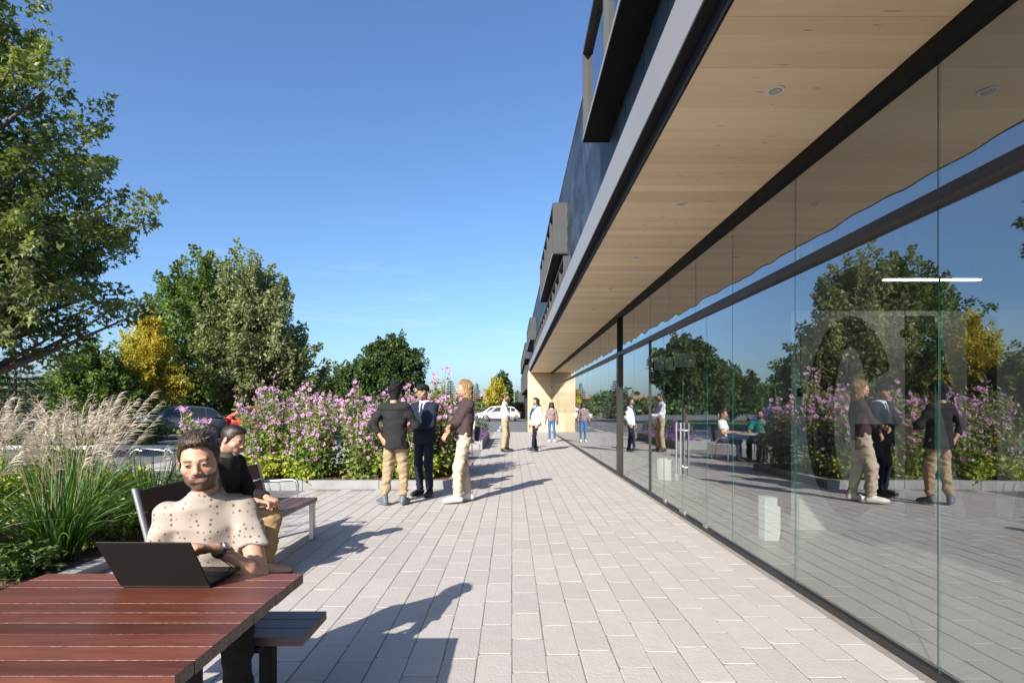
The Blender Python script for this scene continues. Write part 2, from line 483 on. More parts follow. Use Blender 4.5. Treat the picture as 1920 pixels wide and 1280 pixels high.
# kerbs and planting beds
def kerbed_bed(name, x0, x1, y0, y1, h, label, kw=0.15, soil_h=None):
    e = empty(name, ((x0 + x1) / 2, (y0 + y1) / 2, 0), label=label, cat='planter')
    cx, cy = (x0 + x1) / 2, (y0 + y1) / 2
    for (a, b, c, d, along) in ((x0, x1, y0, y0 + kw, 'x'), (x0, x1, y1 - kw, y1, 'x'), (x0, x0 + kw, y0 + kw, y1 - kw, 'y'), (x1 - kw, x1, y0 + kw, y1 - kw, 'y')):
        ln = (b - a) if along == 'x' else (d - c)
        n = max(1, round(ln / 1.2))
        for i in range(n):
            if along == 'x':
                p = (a + ln * i / n + .003, a + ln * (i + 1) / n - .003, c, d)
            else:
                p = (a, b, c + ln * i / n + .003, c + ln * (i + 1) / n - .003)
            BX('kerb_stone', 'kerb', p[0] - cx, p[1] - cx, p[2] - cy, p[3] - cy, -0.05, h + random.uniform(-.002, .002), e, bevel=0.008)
    # mulch surface with real lumps
    nx, ny = int((x1 - x0 - 2 * kw) / 0.06), int((y1 - y0 - 2 * kw) / 0.06)
    gx, gy = np.meshgrid(np.linspace(x0 + kw - .01, x1 - kw + .01, nx), np.linspace(y0 + kw - .01, y1 - kw + .01, ny), indexing='ij')
    gz = (soil_h or h - 0.03) + rng.normal(0, 0.012, gx.shape)
    V = np.stack([gx - cx, gy - cy, gz], -1).reshape(-1, 3)
    ii = np.arange(nx * ny).reshape(nx, ny)
    F = np.stack([ii[:-1, :-1], ii[1:, :-1], ii[1:, 1:], ii[:-1, 1:]], -1).reshape(-1, 4)
    mesh_np('mulch', V, F, 'mulch', e)
    return e
kerbed_bed('mallow_bed', -6.3, -0.98, 9.72, 12.7, 0.165, 'pale concrete kerbed bed of mulch holding the pink flowering shrubs')
kerbed_bed('grass_bed', -9.0, -3.52, 2.0, 8.0, 0.11, 'concrete kerbed bed holding the plumed grasses behind the bench', soil_h=0.09)
kerbed_bed('flower_planter', -2.0, -0.98, 18.6, 24.5, 0.32, 'raised grey planter box of purple flowers beside the far walk', kw=0.12)

# parking lot: far kerb, islands, bay lines
o = BX('parking_kerb', 'white_kerb', -40, -9.5, 19.0, 19.18, -0.05, 0.13, bevel=0.01); tag(o, kind='structure')
o = BX('lawn_strip', 'lawn', -60, -10.3, 31.5, 60, -0.05, 0.03); tag(o, kind='structure')
o = BX('planting_island', 'lawn', -40, -9.8, 19.19, 20.6, -0.05, 0.10); tag(o, kind='structure')
mb = MB()
for i in range(14):
    x = -24 + i * 2.6
    mb.box(x, x + 0.1, 22.0 if x < -4 else 46, 27.0 if x < -4 else 51, -0.01, 0.002)
for i in range(5):
    mb.box(-0.9, -0.7, 33 + i * 5, 36 + i * 5, -0.01, 0.002)
o = mb.build('road_markings', 'road_paint'); tag(o, kind='structure')

# ------------------------------------------------------------------ the building
XG, ZS = 2.25, 3.37           # glass plane, soffit height
B = empty('shop_building', (XG, 2.0, 0), label='long modern building with glass shopfront, timber soffit and dark slate upper storey', cat='building')
BO = Vector((XG, 2.0, 0))
def bb(name, m, x0, x1, y0, y1, z0, z1, parent=None, bevel=0.0):
    """box part of the building, given in world coordinates"""
    p = parent or B
    off = BO if p is B else BO + p.location
    if p is not B and p.parent is not None and p.parent is not B: off = off + p.parent.location
    return BX(name, m, x0 - off.x, x1 - off.x, y0 - off.y, y1 - off.y, z0 - off.z, z1 - off.z, p, bevel)

# soffit: slab with single planks under it
SY0, SY1 = 0.8, 31.68
sof = bb('soffit', 'black_metal', 1.05, 2.20, SY0, SY1, ZS + 0.02, 3.48)
pm = []
for i in range(6):
    l = 2.185 - 1.05
    mb = MB().box(-l / 2, l / 2, -0.0695, 0.0695, 0, 0.02)
    r = random.Random(i)
    for k in range(r.choice((0, 1, 1, 2))):
        # dark mineral streaks and knots in the timber, lying just proud of the face
        x = r.uniform(-0.5, 0.42); y = r.uniform(-0.055, 0.055); L_ = r.uniform(0.03, 0.11); W_ = r.uniform(0.0015, 0.0035)
        pts = [(x, y - W_ * .2), (x + L_ * .4, y - W_), (x + L_, y), (x + L_ * .5, y + W_), (x + L_ * .15, y + W_ * .7)]
        mb.prism(pts, -0.0006, 0.001, 'z', 1)
    o = mb.build('plank', ['soffit_wood', 'wood_streak']); pm.append(o.data); bpy.data.objects.remove(o)
n = int((SY1 - SY0) / 0.14)
so = BO + sof.location
for i in range(n):
    o = bpy.data.objects.new('plank', pm[(i * 7 + i // 3) % 6])
    o.location = (1.6175 - so.x, SY0 + (i + .5) * 0.14 - so.y, ZS - so.z + random.uniform(0, 0.0012))
    o.rotation_euler = (0, 0, random.choice((0, math.pi)))
    link(o, sof)
# fascia, black drip edge, canopy deck
bb('drip_edge', 'black_metal', 1.035, 1.05, SY0, 31.70, ZS - 0.004, 3.492)
bb('fascia_return', 'black_metal', 0.966, 1.035, SY0, 31.71, 3.480, 3.4925)
fa = bb('fascia', 'fascia_grey', 0.962, 0.99, SY0, 31.72, 3.493, 3.84, bevel=0.004)
bb('canopy_deck', 'dark_wall', 0.99, 1.51, SY0, 31.70, 3.50, 3.825)
# recessed downlights
def downlight(y):
    o = MB().lathe([(0.034, -0.004), (0.054, -0.004), (0.056, -0.001), (0.056, 0.004)], 24).build('downlight_ring', 'white_paint', B, smooth=True, loc=(1.60 - BO.x, y - BO.y, ZS - 0.002))
    # open ring: remove the bottom cap by building the cup inside
    MB().lathe([(0.033, -0.006), (0.030, -0.0062), (0.020, -0.0066), (0.001, -0.0067)], 20).build('downlight_lens', 'lamp_lens', o, smooth=True)
    MB().lathe([(0.036, -0.0052), (0.036, -0.0055), (0.001, -0.0057)], 20).build('downlight_cup', 'bronze_frame', o)
for k in range(14): downlight(3.405 + 1.9 * k)

# upper storey
XW, ZT = 1.50, 7.96
bb('upper_wall', 'dark_wall', XW + 0.03, 12, -3, 75, 3.5, ZT - 0.05)
bb('coping', 'fascia_grey', XW - 0.03, XW + 0.35, -3, 75.05, ZT - 0.045, ZT, bevel=0.004)
# slate shingles, single ones as far as they can be told apart
cl = empty('slate_cladding', (0, 0, 0)); cl.parent = B
TW, TH = 0.50, 0.40
mbt = MB().box(-0.016, 0.006, -TW / 2 + .009, TW / 2 - .009, -TH / 2 - 0.03, TH / 2)
ot = mbt.build('shingle', 'slate'); tme = ot.data; bpy.data.objects.remove(ot)
cand, V, F, RN = [], [], [], []
rows = int((ZT - 0.05 - 3.84) / TH)
BOXES = [(1.2, 8.65), (15.0, 21.9), (34.3, 41.9), (47.7, 71.0)]
for r_ in range(rows):
    z = 3.84 + (r_ + .5) * TH
    y = 0.8 + (r_ % 2) * TW / 2
    while y < 74.5:
        hid = any(a + .25 < y < b - .25 for a, b in BOXES) and 5.7 < z < 6.75
        hid = hid or (14.5 < y < 33 and z < 5.0) or (48.5 < y < 70.5 and z < 5)
        if not hid: cand.append((y, z))
        y += TW
cand.sort(key=lambda c: c[0] if c[0] > 3.5 else 999)
for i, (y, z) in enumerate(cand):
    if i < 290:
        o = bpy.data.objects.new('shingle', tme)
        o.location = (XW - BO.x + random.gauss(0, .0008), y - BO.y, z)
        o.rotation_euler = (random.gauss(0, 0.004), R(-3.2) + random.gauss(0, .004), random.gauss(0, 0.008))
        link(o, cl)
    else:
        b = len(V)
        for (dx, dz) in ((-.016, -TH / 2 - .02), (-.002, TH / 2)):
            V += [(XW + dx - BO.x, y - TW / 2 + .004 - BO.y, z + dz), (XW + dx - BO.x, y + TW / 2 - .004 - BO.y, z + dz)]
        V += [(XW + .02 - BO.x, y - TW / 2 + .004 - BO.y, z - TH / 2 - .02), (XW + .02 - BO.x, y + TW / 2 - .004 - BO.y, z - TH / 2 - .02)]
        F += [(b, b + 2, b + 3, b + 1), (b + 4, b, b + 1, b + 5)]; RN += [random.random()] * 2
tag(mesh_np('far_shingles', V, F, 'slate_far', cl, rnd=RN), kind='stuff')
# projecting window boxes
def window_box(y0, y1, xo, z0, z1, name, nm, t=0.055):
    w_ = empty(name, (0, 0, 0)); w_.parent = B
    bb('box_floor', 'black_metal', xo + .004, XW + .02, y0 + .004, y1 - .004, z0, z0 + t * .6, w_)
    bb('box_roof', 'box_grey', xo, XW + .02, y0, y1, z1 - t, z1, w_)
    bb('box_cheek', 'box_grey', xo, XW + .02, y0, y0 + t, z0 + t * .6 + .002, z1 - t - .001, w_)
    bb('box_cheek', 'box_grey', xo, XW + .02, y1 - t, y1, z0 + t * .6 + .002, z1 - t - .001, w_)
    bb('frame', 'fascia_grey', xo - .004, xo + .05, y0 + t, y1 - t, z0 + t * .6 - 0.03, z0 + t * .6 + .03, w_)
    bb('back_panel', 'dark_wall', XW - .25 if xo < XW - .3 else XW - .02, XW + .02, y0 + t + .002, y1 - t - .002, z0 + t * .6 + .031, z1 - t - .002, w_)
    n = nm
    for i in range(n):
        a = y0 + t + (y1 - y0 - 2 * t) * i / n; b = y0 + t + (y1 - y0 - 2 * t) * (i + 1) / n
        if i > 0: bb('mullion', 'box_grey', xo + .01, xo + .09, a - .025, a + .025, z0 + t * .6 + .031, z1 - t - .002, w_)
        bb('pane', 'upper_glass', xo + .075, xo + .085, a + .026, b - .026, z0 + t * .6 + .031, z1 - t - .002, w_)
    return w_
for (a, b), n_ in zip(BOXES, (4, 5, 5, 10)):
    window_box(a, b, 1.09, 5.52, 6.91, 'window_box', n_)
window_box(14.2, 33.4, 1.30, 3.83, 5.27, 'window_strip', 14)
window_box(48.0, 71.0, 1.12, 2.9, 5.0, 'window_strip', 14)
bb('lower_wall', 'dark_wall', 1.55, 12, 32.05, 75, 0, 3.499)
# dark screen wall standing far off past the end of the building
o = BX('screen_wall', 'dark_wall', 0.9, 3.1, 88, 88.4, 0, 3.7, bevel=.02); tag(o, 'dark grey plain screen wall far off left of the stone wall', 'wall')

# end wall of stone panels
ew = bb('end_wall', 'concrete', 0.93, 2.6, 31.76, 32.0, 0, 3.499)
xs = [0.90, 1.575, 2.25]; zs = [0.0, 0.56, 1.12, 1.68, 2.24, 2.80, 3.365]
eo = BO + ew.location
for i in range(2):
    for j in range(6):
        dx = 0.18 if j % 2 else -0.1
        x0 = xs[i] + (dx if i == 1 else 0); x1 = xs[i + 1] + (dx if i == 0 else 0)
        BX('stone_panel', 'stone_panel', x0 + .002 - eo.x, x1 - .002 - eo.x, 31.725 - eo.y, 31.757 - eo.y, zs[j] + .002 - eo.z, zs[j + 1] - .002 - eo.z, ew, bevel=.003)
for j in range(6):
    BX('stone_panel', 'stone_panel', 0.895 - eo.x, 0.925 - eo.x, 31.76 - eo.y, 32.0 - eo.y, zs[j] + .002 - eo.z, zs[j + 1] - .002 - eo.z, ew, bevel=.003)

# curtain wall
ZTR = 2.54
YG0, YG1 = 0.75, 31.70
bb('head_frame', 'black_metal', 2.185, 2.30, YG0, YG1, ZS - 0.075, ZS + .019)
bb('sill_channel', 'bronze_frame', 2.205, 2.295, YG0, YG1, -0.01, 0.045)
bb('transom', 'bronze_frame', 2.19, 2.31, YG0, YG1, ZTR - 0.035, ZTR + 0.035, bevel=.006)
ups = [0.8, 1.5, 2.95, 4.44, 5.70, 6.85, 8.00, 9.10, 10.3, 11.55] + [11.75 + 1.25 * i for i in range(16)] + [31.68]
def pane(y0, y1, z0, z1, name='glass_pane', parent=None):
    g_ = 0.004
    o = bb(name, 'shop_glass' if z0 < 2 else 'fanlight_glass', XG - .006, XG + .006, y0 + g_, y1 - g_, z0, z1, parent)
    e1 = BX('glass_edge', 'glass_edge', -.0065, .0065, (y1 - y0) / 2 - g_ - .0001, (y1 - y0) / 2 - g_ + .0022, -(z1 - z0) / 2, (z1 - z0) / 2, o)
    return o
for a, b in zip(ups[:-1], ups[1:]):
    pane(a, b, ZTR + .036, ZS - .076)
lows = [0.8, 1.5, 2.95, 4.44, 5.70, 6.45]
for a, b in zip(lows[:-1], lows[1:]): pane(a, b, .046, ZTR - .036)
for a, b in ((8.29, 9.08), (9.12, 10.3), (10.3, 11.5)): pane(a, b, .046, ZTR - .036)
fl = ups[10:]
for a, b in zip(fl[:-1], fl[1:]): pane(a, b, .046, ZTR - .036)
# door leaves with long pull handles inside and out
def door(y0, y1, yh, zt=ZTR - .036):
    d = pane(y0, y1, .05, zt, 'door_leaf')
    do = BO + d.location
    for sx in (-1, 1):
        mb = MB()
        x = XG + sx * 0.055
        mb.tube([(x - do.x, yh - do.y, 0.56 - do.z), (x - do.x, yh - do.y, 1.24 - do.z)], 0.015, 10)
        for z in (0.66, 1.14):
            mb.tube([(XG + sx * .007 - do.x, yh - do.y, z - do.z), (x - do.x, yh - do.y, z - do.z)], 0.009, 8)
        mb.build('handle', 'steel', d, smooth=True)
    for yy in (y0 + .06, y1 - .06):
        BX('patch_fitting', 'satin_alu', -.016, .016, yy - .05 - do.y, yy + .05 - do.y, .047 - do.z, .10 - do.z, d)
door(6.45, 7.375, 7.28); door(7.375, 8.29, 7.47)
door(26.75, 28.0, 27.8)
for y in (9.10,): bb('mullion', 'bronze_frame', 2.225, 2.275, y - .018, y + .018, .046, ZTR - .036)
bb('mullion', 'bronze_frame', 2.19, 2.31, 11.56, 11.74, .046, ZTR - .036)
bb('mullion', 'black_metal', 2.19, 2.31, 11.60, 11.70, ZTR + .036, ZS - .076)
# interior
bb('interior_floor', 'floor_concrete', 2.30, 9.0, -2.0, 31.7, -0.05, 0.02)
bb('interior_ceiling', 'interior_ceiling', 2.26, 9.0, -2.0, 31.7, ZS + .02, ZS + .10)
bb('interior_wall', 'interior_wall', 9.0, 9.2, -2.0, 31.7, 0, ZS + .1)
bb('interior_wall', 'interior_wall', 2.35, 9.0, 31.45, 31.70, 0, ZS + .02)
bb('interior_wall', 'interior_wall', 2.31, 9.0, -2.2, -2.0, 0, ZS + .1)
bb('interior_column', 'concrete', 6.6, 7.0, 17.0, 17.4, .02, ZS + .02)
# letter wall: dark letters on pale concrete, facing the walk
LW = BX('letter_wall', 'concrete', 3.30, 7.6, 6.5, 6.62, 0.02, 2.56)
tag(LW, 'pale concrete partition with giant dark letters seen behind the glass', 'partition')
lo = LW.location
def letter(pts_list, nm, lab):
    mb = MB()
    for pts in pts_list: mb.prism([(x - lo.x, z - lo.z) for x, z in pts], 6.492 - lo.y, 6.499 - lo.y, 'y')
    o = mb.build(nm, 'letter_dark', LW); o['label'] = lab
def arcband(cx, cz, rx, rz, ix, iz, a0, a1, n=30):
    out = []
    for i in range(n):
        t0 = a0 + (a1 - a0) * i / n; t1 = a0 + (a1 - a0) * (i + 1) / n
        out.append([(cx + rx * math.cos(t0), cz + rz * math.sin(t0)), (cx + rx * math.cos(t1), cz + rz * math.sin(t1)),
                    (cx + ix * math.cos(t1), cz + iz * math.sin(t1)), (cx + ix * math.cos(t0), cz + iz * math.sin(t0))])
    return out
zb, zt = 0.16, 2.50
gc = (3.93, (zb + zt) / 2)
letter(arcband(gc[0], gc[1], 0.52, 1.17, 0.20, 0.82, R(28), R(332)) + [[(4.02, zb + .12), (4.44, zb + .12), (4.44, 1.25), (3.98, 1.25), (3.98, 0.95), (4.12, .95)]], 'letter', 'dark letter G')
letter([[(4.40 + .16, zb), (4.56 + .34, zb), (4.9, zt), (4.56, zt)], [(4.901, 2.49), (4.901, 1.75), (5.28, zb), (5.28, 0.9)], [(5.281, zb), (5.62, zb), (5.62, zt), (5.281, zt)]], 'letter', 'dark letter N')
letter([[(5.80, zb), (6.16, zb), (6.62, zt), (6.30, zt)], [(6.621, zt), (6.30, zt), (6.76, zb), (7.12, zb)], [(6.22, .62), (6.72, .62), (6.66, .95), (6.28, .95)]][:1] + [[(6.621, zt), (6.31, zt), (6.76, zb), (7.12, zb)]], 'letter', 'dark letter A')

# linear pendant lamp, hanging lit behind the glass
pl = empty('linear_pendant', (4.5, 6.0, 2.8), label='lit white linear pendant lamp hanging behind the glass', cat='lamp')
MB().box(-.52, .52, -.03, .03, 0.012, .03).build('housing', 'white_paint', pl)
MB().box(-.51, .51, -.025, .025, 0.0, .011).build('diffuser', 'lamp_white', pl)
for sx in (-.4, .4): MB().tube([(sx, 0, .03), (sx, 0, .588)], .003, 5).build('cable', 'steel', pl)
for i, (x, y, z, lab) in enumerate(((4.35, 6.2, 2.25, 'small black spot lamp hanging in front of the giant letter G'), (3.25, 6.3, 1.6, 'small black spot lamp hanging low at the edge of the letter partition'))):
    e = empty('spot_lamp', (x, y, z), label=lab, cat='lamp')
    MB().lathe([(0.02, .06), (.045, .04), (.05, 0), (.045, -.03), (.03, -.04)], 16).build('shade', 'black_metal', e, smooth=True)
    MB().tube([(0, 0, .06), (0, 0, ZS + .02 - z)], .004, 5).build('cable', 'black_metal', e)
    MB().lathe([(0.027, -.0401), (.02, -.046), (.002, -.047)], 12).build('bulb', 'lamp_lens', e)
# hanging signs inside
for x, y, lab in ((3.15, 11.6, 'small pale hanging sign behind the glass, the farther of two'), (3.3, 10.7, 'small pale hanging sign behind the glass, the nearer of two')):
    e = empty('hanging_sign', (x, y, 2.2), label=lab, cat='sign')
    BX('board', 'white_paint', -.2, .2, -.012, .012, 0, .28, e)
    BX('board_frame', 'black_metal', -.215, .215, .013, .03, -.015, .295, e)
    for sx in (-.15, .15): MB().tube([(sx, 0.02, .29), (sx, .02, ZS + .02 - 2.2)], .004, 5).build('cable', 'steel', e)
# white pot with palm
pt = empty('potted_palm', (3.05, 10.9, 0.02), label='white round pot with a green fan palm behind the glass', cat='plant')
MB().lathe([(.19, 0), (.215, .02), (.225, .40), (.215, .42), (.195, .42), (.19, .36), (.02, .36)], 32).build('pot', 'white_paint', pt, smooth=True)
# white plinth
e = empty('plinth', (2.78, 6.05, 0.02), label='narrow white notched floor plinth just behind the glass', cat='plinth')
MB().prism([(-.085, 0), (.07, 0), (.085, .10), (.085, .36), (.05, .37), (.05, .46), (-.085, .46)], -.08, .08, 'y').build('body', 'white_paint', e, bevel=.004)

# ------------------------------------------------------------------ vegetation helpers
def unit(a):
    return a / np.maximum(np.linalg.norm(a, axis=-1, keepdims=True), 1e-9)

def leaf_geo(C, D, Nn, L, W, fold=0.22, curl=0.12):
    """folded pointed leaves: 4 verts, 2 triangles"""
    D = unit(D); S = unit(np.cross(D, Nn)); U = unit(np.cross(S, D))
    L = L[:, None]; W = W[:, None]
    b = C; t = C + D * L - U * L * curl
    m = C + D * L * 0.45
    l = m + S * W * 0.5 + U * W * fold; r = m - S * W * 0.5 + U * W * fold
    V = np.stack([b, l, t, r], 1).reshape(-1, 3)
    i = np.arange(len(C))[:, None] * 4
    F = np.concatenate([i + np.array([[0, 1, 2]]), i + np.array([[0, 2, 3]])], 1).reshape(-1, 3)
    return V, F

def lobed_geo(C, D, Nn, L, W):
    """three-lobed leaf: 7 verts, 5 triangles"""
    D = unit(D); S = unit(np.cross(D, Nn)); U = unit(np.cross(S, D))
    L = L[:, None]; W = W[:, None]
    P = lambda a, s, u: C + D * L * a + S * W * s + U * L * u
    V = np.stack([P(0, 0, 0), P(.28, .55, .04), P(.48, .17, .07), P(1, 0, -.12), P(.48, -.17, .07), P(.28, -.55, .04), P(.05, .0, .02)], 1).reshape(-1, 3)
    i = np.arange(len(C))[:, None] * 7
    T = np.array([[0, 1, 2], [0, 2, 4], [2, 3, 4], [0, 4, 5]])
    F = np.concatenate([i + T[k:k + 1] for k in range(4)], 1).reshape(-1, 3)
    return V, F

class Tubes:
    """many thin tapered tubes in one mesh, numpy"""
    def __init__(s): s.V = []; s.F = []; s.n = 0
    def add(s, P, r, k=5):
        P = np.asarray(P, float); n = len(P); r = np.broadcast_to(np.asarray(r, float), (n,))
        T = unit(np.gradient(P, axis=0))
        ref = np.array([0.31, 0.95, 0.05]) if abs(T[0][2]) > .5 else np.array([0, 0, 1.0])
        U = unit(np.cross(T, ref)); Wv = np.cross(T, U)
        a = np.linspace(0, 2 * np.pi, k, endpoint=False)
        ring = P[:, None] + r[:, None, None] * (np.cos(a)[None, :, None] * U[:, None] + np.sin(a)[None, :, None] * Wv[:, None])
        V = ring.reshape(-1, 3)
        i = np.arange(n - 1)[:, None] * k; j = np.arange(k)[None]; j2 = (j + 1) % k
        F = np.stack([i + j, i + j2, i + k + j2, i + k + j], -1).reshape(-1, 4) + s.n
        s.V.append(V); s.F.append(F); s.n += len(V)
    def build(s, name, m, parent, smooth=True):
        V = np.concatenate(s.V); F = np.concatenate(s.F)
        return mesh_np(name, V, F, m, parent, smooth=smooth, rnd=np.repeat(rng.random(len(F) // 4 + 1), 4)[:len(F)])

def bez(a, b, c, n=8):
    t = np.linspace(0, 1, n)[:, None]
    return (1 - t) ** 2 * np.asarray(a) + 2 * t * (1 - t) * np.asarray(b) + t ** 2 * np.asarray(c)

def sphere_dirs(n):
    return unit(rng.normal(size=(n, 3)))

def tree(name, label, base, ells, trunk_h, trunk_r, nclus, per, leaf, m, spray=1.2, up=0.55, group=None, wid=0.8, lobed=False,
         tight=0.28, cat='tree', limbs=60, shell=0.45, lean=0.0, droop=0.35):
    e = empty(name, base, label=label, cat=cat, group=group)
    # cluster centres over the envelope (local coordinates)
    wts = np.array([r[0] * r[1] * r[2] for c, r in ells]) ** 0.67
    pick = rng.choice(len(ells), nclus, p=wts / wts.sum())
    d = sphere_dirs(nclus)
    rad = rng.random(nclus) ** shell
    C0 = np.array([ells[k][0] for k in pick], float); RR = np.array([ells[k][1] for k in pick], float)
    C = C0 + d * RR * (0.93 * rad + rng.normal(0, .05, nclus))[:, None]
    C = C[C[:, 2] > 0.5]; nclus = len(C)
    ctr = np.average(np.array([c for c, r in ells]), axis=0, weights=wts)
    outd = unit((C - ctr) * np.array([1, 1, .8]))
    ax = unit(outd + np.array([0, 0, up]) + rng.normal(0, .28, (nclus, 3)))
    sl = spray * rng.uniform(.6, 1.3, nclus)
    # leaves along each spray
    N = nclus * per
    k = np.repeat(np.arange(nclus), per)
    t = rng.random(N) ** .85
    wdt = tight * (1.15 - t) * sl[k]
    off = rng.normal(size=(N, 3)) * wdt[:, None]
    P = C[k] + ax[k] * (t * sl[k] - .35 * sl[k])[:, None] + off
    D = unit(unit(off) * .9 + ax[k] * .7 + rng.normal(0, .5, (N, 3)) - np.array([0, 0, droop]))
    Nn = unit(np.array([0, 0, 1.0]) + rng.normal(0, .55, (N, 3)) + .3 * unit(off))
    L = leaf * rng.uniform(.6, 1.2, N)
    V, F = (lobed_geo if lobed else leaf_geo)(P, D, Nn, L, L * wid)
    nf = len(F) // N
    crn = np.clip(rng.normal(.5, .16, nclus)[k] + rng.normal(0, .15, N), 0, 1)
    o = mesh_np('crown', V, F, m, e, rnd=np.repeat(crn, nf))
    # trunk and limbs
    T = Tubes()
    tz = np.linspace(0, trunk_h, 9)
    tp = np.stack([lean * tz + .06 * np.sin(tz * 1.1), .05 * np.cos(tz * .9) - .05, tz], -1)
    T.add(tp, trunk_r * np.linspace(1.15, .25, 9), 9)
    sel = rng.choice(nclus, min(limbs, nclus), replace=False)
    for i in sel:
        z0 = np.clip(C[i, 2] - np.linalg.norm(C[i, :2]) * rng.uniform(.5, .9), trunk_h * .16, trunk_h * .95)
        a = np.array([np.interp(z0, tz, tp[:, 0]), np.interp(z0, tz, tp[:, 1]), z0])
        c = C[i] + ax[i] * sl[i] * .4
        mid = (a + c) / 2 + np.array([0, 0, -.08 * np.linalg.norm(c - a)]) + rng.normal(0, .12, 3)
        T.add(bez(a, mid, c, 8), np.linspace(.06 + .015 * np.linalg.norm(c - a), .008, 8) * (trunk_r / .3), 5)
    T.build('trunk', 'bark', e)
    return e

def spruce(name, label, base, h, r, m='needle', tiers=16, per=150, group=None):
    e = empty(name, base, label=label, cat='tree', group=group)
    T = Tubes()
    T.add([(0, 0, 0), (0.02, 0, h * .5), (0, 0, h)], [h * .022, h * .014, .01], 7)
    Ps, Ds, Ns = [], [], []
    for i in range(tiers):
        f = i / tiers
        z = h * (.06 + .9 * f)
        rr = r * (1 - f) ** .8 * rng.uniform(.85, 1.1)
        nb = max(5, int(11 * (1 - f) + 4))
        for b in range(nb):
            a = 2 * math.pi * (b + rng.random() * .7) / nb
            d = np.array([math.cos(a), math.sin(a), 0])
            q = rr * rng.uniform(.75, 1.1)
            pts = np.array([[0, 0, z], d * q * .5 + [0, 0, z - .06 * q], d * q + [0, 0, z + .10 * q - .05]])
            T.add(pts, [.02, .012, .004], 4)
            n = int(per * (1 - f * .6) * .35)
            t = rng.random(n) ** .7
            c = np.stack([np.interp(t, [0, .5, 1], pts[:, j]) for j in range(3)], -1)
            side = np.array([-d[1], d[0], 0]) * rng.normal(0, .16 * q, n)[:, None] * (1.1 - t)[:, None]
            Ps.append(c + side + rng.normal(0, .03, (n, 3)) - np.array([0, 0, .02])); 
            Ds.append(np.tile(d, (n, 1)) + side * 2.5 + rng.normal(0, .35, (n, 3)))
            Ns.append(np.tile([0, 0, 1.0], (n, 1)) + rng.normal(0, .4, (n, 3)))
    P = np.concatenate(Ps); D = np.concatenate(Ds); Nn = np.concatenate(Ns)
    L = rng.uniform(.7, 1.3, len(P)) * max(.12, h * .032)
    V, F = leaf_geo(P, D, unit(Nn), L, L * .32)
    mesh_np('crown', V, F, m, e, rnd=np.repeat(rng.random(len(P)), 2))
    T.build('trunk', 'bark', e)
    return e

def bush(name, label, base, rad, h, n, leaf, m, cat='shrub', group=None, wid=.75, stems=14, base_z=0.0, lowfill=.15):
    """leafy shrub: fanning stems with leaves in the volume"""
    e = empty(name, base, label=label, cat=cat, group=group)
    T = Tubes()
    tips = []
    for i in range(stems):
        a = rng.random() * 6.283; q = rad * rng.uniform(.3, .95)
        z = h * (1 - .45 * (q / rad) ** 2) * rng.uniform(.75, 1.0)
        p = bez((.05 * math.cos(a), .05 * math.sin(a), -.03), (q * .35 * math.cos(a), q * .35 * math.sin(a), z * .6), (q * math.cos(a), q * math.sin(a), z), 6)
        T.add(p, np.linspace(.012, .003, 6), 4); tips.append(p)
    tips = np.array(tips)
    k = rng.integers(0, stems, n); t = lowfill + (1 - lowfill) * rng.random(n) ** .7
    idx = t * 5; i0 = np.minimum(idx.astype(int), 4); fr = (idx - i0)[:, None]
    c = tips[k, i0] * (1 - fr) + tips[k, i0 + 1] * fr
    off = rng.normal(0, .16 * rad + .02, (n, 3)) * np.array([1, 1, .7])
    P = c + off
    P[:, 2] = np.abs(P[:, 2]) + .01
    D = unit(off + rng.normal(0, .06, (n, 3)) + np.array([0, 0, .0])) + rng.normal(0, .3, (n, 3)) + np.array([0, 0, -.2])
    Nn = np.array([0, 0, 1.0]) + rng.normal(0, .5, (n, 3)) + off
    L = leaf * rng.uniform(.55, 1.2, n)
    V, F = leaf_geo(P, D, Nn, L, L * wid)
    mesh_np('foliage', V, F, m, e, rnd=np.repeat(rng.random(n), 2))
    T.build('stems', 'stem', e)
    return e

# ------------------------------------------------------------------ trees
tree('maple_tree', 'large near maple at the left edge, its crown rising out of the photo', (-14.75, 14.2, 0),
     [((0.2, 0, 6.1), (4.6, 4.3, 3.4)), ((0.3, 0, 8.6), (3.6, 3.4, 3.0)), ((0.2, 0, 11.0), (2.2, 2.2, 2.4)), ((1.2, -.4, 4.4), (3.7, 3.2, 1.9))],
     11, .32, 620, 125, .165, 'leaf_maple', spray=1.35, up=.62, wid=.95, tight=.17, limbs=130, shell=.5, lobed=True, droop=.45)
tree('maple_tree', 'broad dark green maple behind the yellow tree', (-17.4, 31.5, 0),
     [((0, 0, 4.6), (4.0, 3.6, 3.6)), ((.3, 0, 7.0), (2.9, 2.6, 2.6)), ((.6, -.5, 2.8), (3.6, 3, 1.9))],
     8.5, .3, 420, 80, .23, 'leaf_green', spray=1.5, up=.9, wid=.8, tight=.16, limbs=60)
tree('maple_tree', 'pale silvery green maple standing right of the yellow tree', (-14.0, 30.0, 0),
     [((0, 0, 4.9), (2.7, 2.6, 3.3)), ((.1, 0, 7.0), (1.9, 1.8, 2.4)), ((.9, .2, 3.0), (2.7, 2.3, 2.2))],
     8.2, .26, 380, 80, .21, 'leaf_maple_pale', spray=1.45, up=1.25, wid=.75, tight=.14, limbs=50)
tree('yellow_tree', 'small golden yellow tree in front of the dark maple', (-16.7, 25.8, 0.0),
     [((0, 0, 2.6), (1.65, 1.4, 1.1)), ((-.05, 0, 3.9), (1.1, 1.0, 1.25)), ((.0, 0, 5.1), (.36, .36, .7))],
     4.6, .09, 260, 75, .13, 'leaf_yellow', spray=.65, up=.7, wid=.7, tight=.22, limbs=60, shell=.4)
